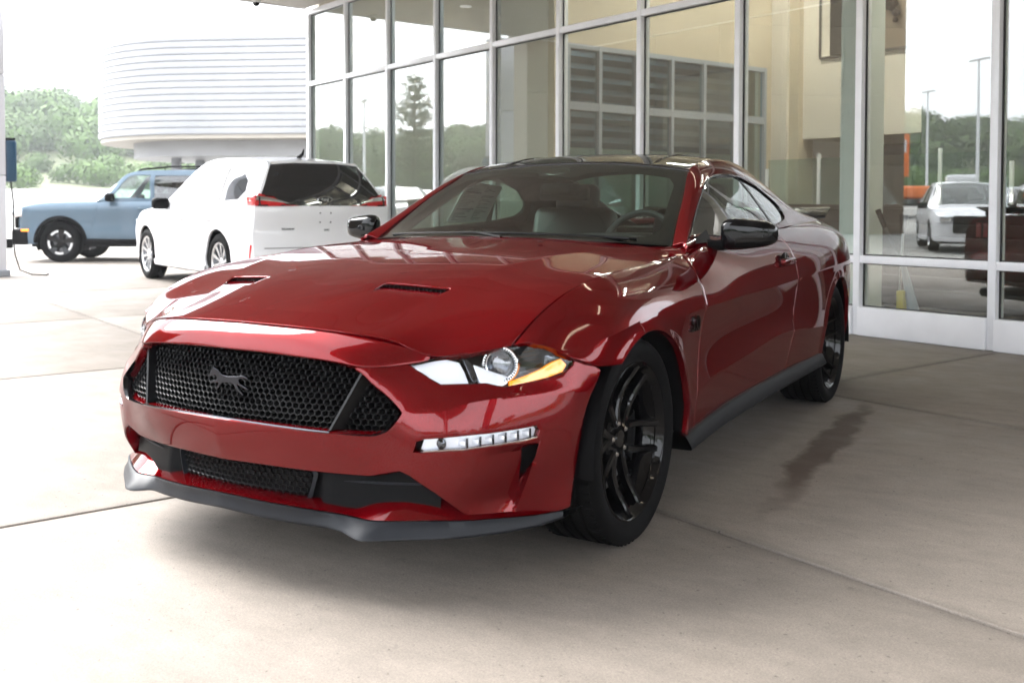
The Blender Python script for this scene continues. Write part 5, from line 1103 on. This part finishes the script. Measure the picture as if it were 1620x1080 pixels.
PE = dict(wb=2.85, fo=.92, ro=1.00, hw=.965, clr=.26, wr=.365, rim=.255, cowl=.62, bp=1.72, hz=.90, crown=.07, crease=(), grz=(.45, .86), mz=1.02, wk='silver', rails=False,
  belt=([-.92, -.5, 0, .62, 1.9, 3.85], [.80, .95, 1.02, 1.06, 1.08, 1.12]), sec=[(0, .955), (.12, .985), (.35, .985), (.62, 1.0), (.85, .985), (1, .945)],
  gb=[(.905,.62,1.055),(.908,1.1,1.065),(.91,1.72,1.075),(.905,2.4,1.085),(.89,3.0,1.10),(.865,3.55,1.12)], gt=[(.86,.66,1.07),(.72,1.20,1.45),(.64,1.62,1.635),(.63,2.2,1.685),(.61,2.9,1.665),(.575,3.48,1.605)], ka=2,
  win=[[(.92,1.115),(1.30,1.41),(1.56,1.55),(1.70,1.565),(1.70,1.10)], [(1.77,1.10),(1.77,1.575),(2.35,1.60),(2.60,1.585),(2.64,1.12)], [(2.72,1.125),(2.68,1.575),(3.05,1.545),(3.36,1.38),(3.42,1.25),(3.30,1.15)]], wg=[CARGLASS, DARKGLASS, DARKGLASS],
  tail=[(1.61,3.56,.575),(1.45,3.67,.675),(1.24,3.785,.795),(1.10,3.835,.87),(.95,3.845,.88),(.80,3.83,.89),(.66,3.85,.905),(.52,3.88,.905),(.36,3.86,.88),(.26,3.80,.84)], rw=(1.595, 1.075), rwx=(.56, .845))
def edge_detail(root, RE, LOW, both, weld):
    px = lambda A: A[:, [0, 2]]
    mb = MB().bevbox((.835, 3.60, 1.075), (.885, 3.84, 1.20), .02); both('side_lamp', mb.V, mb.F, REDLENS)
    def on(pts, name, m, d=-.004, par=root, w=True, depth=.006):
        V, F = patch(RE, RE.inv(pts, px), res=.03, gap=0, rad=.002, depth=depth, off=d, noflange_u0=False); return (both(name, V, F, m, par))
    tl = on([(.34,1.075),(.50,1.085),(.66,1.185),(.845,1.215),(.874,1.075),(.80,1.070)], 'tail_lamp', REDLENS, -.012)
    on([(.46,1.100),(.66,1.160),(.85,1.185),(.858,1.14),(.66,1.125)], 'lamp_bar', BRIGHT, -.020, tl)
    on([(.80,1.178),(.815,1.178),(.825,1.088),(.81,1.088)], 'lamp_gap', SATIN, -.021, tl)
    y_ = lambda x, z: float(RE.at(RE.inv([(x, z)], px))[0][1])
    for x in (.12, -.02):
        for z in (.99, .88): MB().lathe([(0, .006), (.008, .005), (.009, 0)], 10, 'y', (x-.05, y_(0, z)+.002, z)).build('plate_screw', SATIN, root)
    def txt(body, x, z, size, m, nm='badge'):
        M = Matrix.Translation((x, y_(abs(x), z)+.004, z)) @ Matrix(((-1, 0, 0, 0), (0, 0, 1, 0), (0, 1, 0, 0), (0, 0, 0, 1))); text_mesh(nm, body, size, m, root, .002, M)
    [txt(ch_, .195-.13*k_, 1.085, .05, ALLOY, 'gate_letter') for k_, ch_ in enumerate('EDGE')]; txt('TITANIUM', .48, .80, .035, DARKCH, 'trim_lettering'); txt('AWD', -.02, .785, .03, DARKCH, 'trim_lettering')
    M = Matrix.Translation((0, y_(0, 1.15)+.006, 1.15)) @ Matrix(((-1, 0, 0, 0), (0, 0, 1, 0), (0, 1, 0, 0), (0, 0, 0, 1)))
    MB().lathe([(0, .004), (.085, .003), (.095, 0)], 32, 'z').xf(M @ Matrix.Diagonal((1, .42, 1, 1))).build('oval_badge', GLOSSBLK, root)
    MB().tube([(.093*math.cos(q), .039*math.sin(q), .003) for q in np.linspace(0, 2*math.pi, 33)], .003, 5, False).xf(M).build('oval_ring', CHROME, root); text_mesh('oval_lettering', 'Ford', .05, CHROME, root, .002, M @ Matrix.Translation((0, 0, .005)))
    p = LOW.at(LOW.inv([(3.72,.62),(3.76,.62),(3.72,.42),(3.69,.42)], PS)); mb = MB().add([q+np.array([.006, 0, 0]) for q in p], [(0, 1, 2, 3)]); both('side_reflector', mb.V, mb.F, REDLENS)
    rows = [[(x, y_(abs(x), z)+.003, z) for x in np.linspace(-.78, .78, 20)] for z in (.585, .577)]; MB().add(*sweep(rows)).build('gate_seam', SATIN, root)
    MB().bevbox((-.5, 3.86, .30), (.5, 3.905, .44), .02).build('rear_valance', SATIN, root)
    MB().tube([(-.05, 3.05, 1.69), (-.05, 3.16, 1.73), (-.05, 3.20, 1.795)], [.03, .02, .004], 8).build('shark_antenna', SATIN, root)
edge = suv('crossover_suv', PE, WHITEP, (-9.44, 7.75, 0), R(-112.48), 'white crossover SUV seen from behind, parked along the glass front', 'SUV', detail=edge_detail)
PB = dict(wb=2.67, fo=.82, ro=.86, hw=.935, clr=.34, wr=.372, rim=.24, cowl=.66, bp=1.66, hz=1.0, crown=.05, crease=(), grz=(.62, .98), mz=1.13, wk='dark', rails=True, clad=True,
  belt=([-.82, -.5, 0, .66, 1.9, 3.5], [1.06, 1.10, 1.12, 1.13, 1.14, 1.15]), sec=[(0, .965), (.15, .985), (.45, .985), (.75, 1.0), (.92, .985), (1, .93)],
  gb=[(.865,.66,1.125),(.87,1.1,1.13),(.87,1.66,1.135),(.868,2.3,1.14),(.86,2.9,1.145),(.85,3.42,1.15)], gt=[(.83,.70,1.14),(.755,1.00,1.48),(.71,1.22,1.67),(.70,2.0,1.725),(.695,2.7,1.725),(.68,3.34,1.70)], ka=2, gm=BLUEP, roofm=BLUEP,
  win=[[(.86,1.18),(1.08,1.46),(1.22,1.61),(1.62,1.635),(1.62,1.18)], [(1.70,1.18),(1.70,1.625),(2.44,1.635),(2.50,1.18)], [(2.60,1.185),(2.56,1.635),(3.10,1.63),(3.16,1.20)]], wg=[CARGLASS, DARKGLASS, DARKGLASS],
  tail=[(1.70,3.38,.675),(1.45,3.43,.74),(1.24,3.47,.80),(1.12,3.50,.84),(.95,3.51,.86),(.80,3.52,.87),(.66,3.55,.87),(.52,3.57,.87),(.40,3.56,.86),(.34,3.50,.84)], rw=(1.64, 1.17), rwx=(.58, .70))
bronco = suv('offroad_suv', PB, BLUEP, (-14.98, 9.51, 0), R(-55), 'grey blue boxy SUV with black roof bars and arch trim, facing left', 'SUV')
def copy_tree(o, parent=None, swap=None):
    c = o.copy(); C.objects.link(c); c.parent = parent
    if swap and c.data and c.data.materials and c.data.materials[0] in swap:
        c.data = SWAPPED.setdefault((c.data.name, swap[c.data.materials[0]].name), c.data.copy())
        c.data.materials[0] = swap[o.data.materials[0]]
    for k in o.children: copy_tree(k, c, swap)
    return c
SWAPPED = {}
DGREY = paint('charcoal_paint', (.03, .032, .036), flake=.2, metal=.4); SILV = paint('silver_paint', (.45, .47, .5), flake=.1, metal=.6); NAVY = paint('navy_paint', (.015, .03, .08), flake=.2, metal=.4)
for k, (src, loc, rz, sw_, lab) in enumerate((
    (edge, (-12.3, -5.7, 0), R(122), None, 'white crossover SUV parked out in the lot, mirrored in the right panes'),
    (bronco, (-13.2, -9.6, 0), R(122), {BLUEP: DGREY}, 'charcoal boxy SUV in the lot row, mirrored in the right panes'),
    (edge, (-17.6, -12.6, 0), R(122), {WHITEP: NAVY}, 'navy crossover SUV at the back of the lot row'),
    (edge, (-24.5, 5.5, 0), R(75), {WHITEP: SILV}, 'silver crossover SUV in the lot, mirrored in the left panes'),
    (edge, (-31.0, 3.4, 0), R(70), {WHITEP: NAVY}, 'navy crossover SUV far left in the lot, mirrored beside the pine'),
    (bronco, (-27.5, 8.6, 0), R(75), None, 'grey blue boxy SUV in the far lot behind the silver one'))):
    c = copy_tree(src, None, sw_); c.location = loc; c.rotation_euler = (0, 0, rz); c['label'] = lab; c['group'] = 'cars parked in the lot'
# ---------------------------------------------------------------- lot furniture
def lamp_post(x, y, h, lab):
    z = hill(math.atan2(y-2, x+4), math.hypot(x+4, y-2))-.02
    o = empty('lamp_post', (x, y, z)); tag(o, lab, 'lamp post', 'lamp posts in the lot')
    MB().lathe([(.30, 0), (.30, .7), (.12, .71), (.10, .72), (.06, h)], 16, 'z').build('pole', ALU, o); MB().bevbox((-.7, -.14, h), (.7, .14, h+.10), .03).build('lamp_head', ALU, o)
for x, y, h, lab in ((-58, -6, 9, 'white lamp post in front of the wooded hill, mirrored right of the pine'), (-38.3, -27.4, 9, 'tall white lamp post mirrored in the right panes near the truck'), (-55.8, -37.5, 8, 'white lamp post with twin head mirrored above the truck cab'), (-50, 4.6, 7, 'white lamp post mirrored left of the pine')): lamp_post(x, y, h, lab)
sg = empty('orange_sign', (-28.5, -15.5, 0), R(75)); tag(sg, 'orange square sign with white panel on a post, mirrored in the glass', 'sign')
OR = mat('orange_panel', (.75, .17, .02), .5); MB().box((-.06, -.06, 0), (.06, .06, 2.3)).build('sign_post', GREYM, sg); MB().bevbox((-.45, -.05, 2.3), (.45, .05, 4.1), .01).build('sign_panel', OR, sg); MB().bevbox((-.25, -.07, 3.3), (.25, .07, 3.85), .02).build('sign_patch', mat('sign_white', (.7, .7, .7), .5), sg)
zt_ = hill(math.atan2(-34.5, -43), math.hypot(43, 34.5))-.02
tr = empty('flatbed_truck', (-47, -32.5, zt_), R(35)); tag(tr, 'white cab flatbed truck with orange load at the foot of the hill', 'truck')
tw = mat('truck_white', (.75, .75, .77), .35); MB().bevbox((-1.05, -3.2, .9), (1.05, -1.6, 1.7), .15).build('truck_bonnet', tw, tr); MB().bevbox((-1.1, -1.6, .8), (1.1, .2, 2.7), .2).build('truck_cab', tw, tr); MB().bevbox((-1.0, -1.66, 1.8), (1.0, -1.5, 2.5), .05).build('truck_screen', DARKGLASS, tr)
MB().box((-.5, .2, .7), (.5, 6.5, .95)).build('truck_chassis', SATIN, tr); MB().bevbox((-1.15, .4, .96), (1.15, 6.6, 1.15), .03).build('truck_bed', DKBROWN, tr); MB().bevbox((-.9, 1.0, 1.16), (.9, 3.0, 2.0), .2).build('truck_load', OR, tr); MB().bevbox((-.9, 3.3, 1.16), (.9, 5.6, 1.8), .2).build('truck_load', YEL, tr)
for s in (1, -1):
    for y in (-2.5, 3.6, 5.0): MB().lathe([(0, -.13), (.3, -.13), (.5, -.12), (.5, .12), (.3, .13), (0, .13)], 24, 'x', (s*.95, y, .5)).build('truck_wheel', RUBBER, tr)
# ---------------------------------------------------------------- trees
LEAFM = mat('leaf_green', (.065, .105, .028), .8, noise=.5, nscale=.6); LEAF2 = mat('hill_foliage', (.075, .125, .035), .85, noise=.55, nscale=.12); BARK = mat('bark', (.09, .07, .05), .9, noise=.3, nscale=8); PINEM = mat('pine_needles', (.040, .075, .035), .85, noise=.4, nscale=2)
pr_ = random.Random(11); zp = hill(math.atan2(-.9, -49.3), 49.3)-.02
pine = empty('pine_tree', (-53.3, 1.1, zp)); tag(pine, 'tall open branched pine tree before the hill, mirrored in the left panes', 'tree')
H = 9.0 - zp + .3
tk = MB().tube([(0, 0, 0), (.05, .03, H*.4), (0, .05, H*.75), (.02, 0, H)], [.20, .15, .08, .02], 10); nd = MB()
lv = 0
while lv < 15:
    z = H*(.10+.88*lv/15); n_ = 6
    for k in range(n_):
        q = 2*math.pi*(k+pr_.random()*.6)/n_+lv; Lb = (1-lv/16.5)**.8*2.6*pr_.uniform(.65, 1.15)*(.75 if lv < 3 else 1); up = .25 if lv < 9 else .55
        pts = [(0, 0, z), (Lb*.5*math.cos(q), Lb*.5*math.sin(q), z+Lb*.5*up*.5), (Lb*math.cos(q), Lb*math.sin(q), z+Lb*up)]; tk.tube(pts, [.035, .025, .008], 5)
        for _ in range(int(34*Lb)):
            t = pr_.random()**.6; c = Vector((Lb*t*math.cos(q), Lb*t*math.sin(q), z+Lb*t*up*(.5+.5*t)))+Vector((pr_.gauss(0, .16), pr_.gauss(0, .16), pr_.gauss(.04, .09)))
            for _ in range(5):
                v = Vector((pr_.gauss(0, 1), pr_.gauss(0, 1), pr_.gauss(.3, .8))).normalized()*pr_.uniform(.14, .26); sd = v.cross(Vector((pr_.random(), pr_.random(), pr_.random()))).normalized()*.022; nd.add([c-sd, c+sd, c+v], [(0, 1, 2)])
    lv += 1
tk.build('trunk', BARK, pine); nd.build('crown', PINEM, pine, None, 0)
# forest on the hillsides: one mass of leafy crowns nobody could count
fr_ = random.Random(5); protos = []
for _ in range(5):
    V = []; F = []
    for _ in range(560):
        d_ = Vector((fr_.gauss(0, 1), fr_.gauss(0, 1), fr_.gauss(.25, .9))).normalized(); p = d_*fr_.uniform(.62, 1.05); p.z *= .85
        a_ = d_.cross(Vector((fr_.random()-.5, fr_.random()-.5, 1))).normalized(); b_ = d_.cross(a_); a_ = a_+d_*fr_.uniform(-.7, .7); s_ = fr_.uniform(.055, .115); n0 = len(V)
        V += [p+a_*s_, p+b_*s_, p-a_*s_, p-b_*s_*.7]; F.append((n0, n0+1, n0+2, n0+3))
    protos.append((np.array([tuple(v) for v in V]), np.array(F)))
VV = []; FF = []; n0 = 0
def put(x, y, z, r_, sq=1.0):
    global n0
    v, f = protos[fr_.randrange(5)]; q = fr_.random()*6.3; c, s = math.cos(q), math.sin(q); w = np.stack([v[:, 0]*c-v[:, 1]*s, v[:, 0]*s+v[:, 1]*c, v[:, 2]*sq], 1)*r_+np.array([x, y, z]); VV.append(w); FF.append(f+n0); n0 += len(v)
for _ in range(330):
    az = R(fr_.uniform(112, 262)); r_ = fr_.uniform(82, 112); rr = fr_.uniform(1.0, 1.9); put(r_*math.cos(az)-4, r_*math.sin(az)+2, hill(az, r_)+rr*.6, rr)
for _ in range(1500):
    az = R(fr_.uniform(112, 262)); r_ = 112+88*fr_.random()**.8; rr = fr_.uniform(1.9, 3.5); put(r_*math.cos(az)-4, r_*math.sin(az)+2, hill(az, r_)+rr*.7, rr, fr_.uniform(.85, 1.25))
for _ in range(60):
    az = R(fr_.uniform(262, 472)); r_ = 80+110*fr_.random(); rr = fr_.uniform(4, 7); put(r_*math.cos(az)-4, r_*math.sin(az)+2, hill(az, r_)+rr*.6, rr)
VV = np.concatenate(VV); FF = np.concatenate(FF); me = bpy.data.meshes.new('forest'); me.from_pydata(VV.tolist(), [], FF.tolist()); tag(link('forest', me, LEAF2), 'leafy green woodland covering the hillsides', 'woodland', kind='stuff')
coupe()
# ---------------------------------------------------------------- summer haze between here and the hills
hz = MB().box((-330, -330, -1.5), (330, 330, 46)).build('haze', None); tag(hz, kind='stuff')
hm = bpy.data.materials.new('haze'); hm.use_nodes = True; hn = hm.node_tree; hn.nodes.remove(hn.nodes['Principled BSDF']); pv = hn.nodes.new('ShaderNodeVolumePrincipled')
pv.inputs['Color'].default_value = (.93, .96, 1, 1); pv.inputs['Density'].default_value = .0008; pv.inputs['Anisotropy'].default_value = .2; hn.links.new(pv.outputs[0], hn.nodes['Material Output'].inputs['Volume']); hz.data.materials.append(hm)
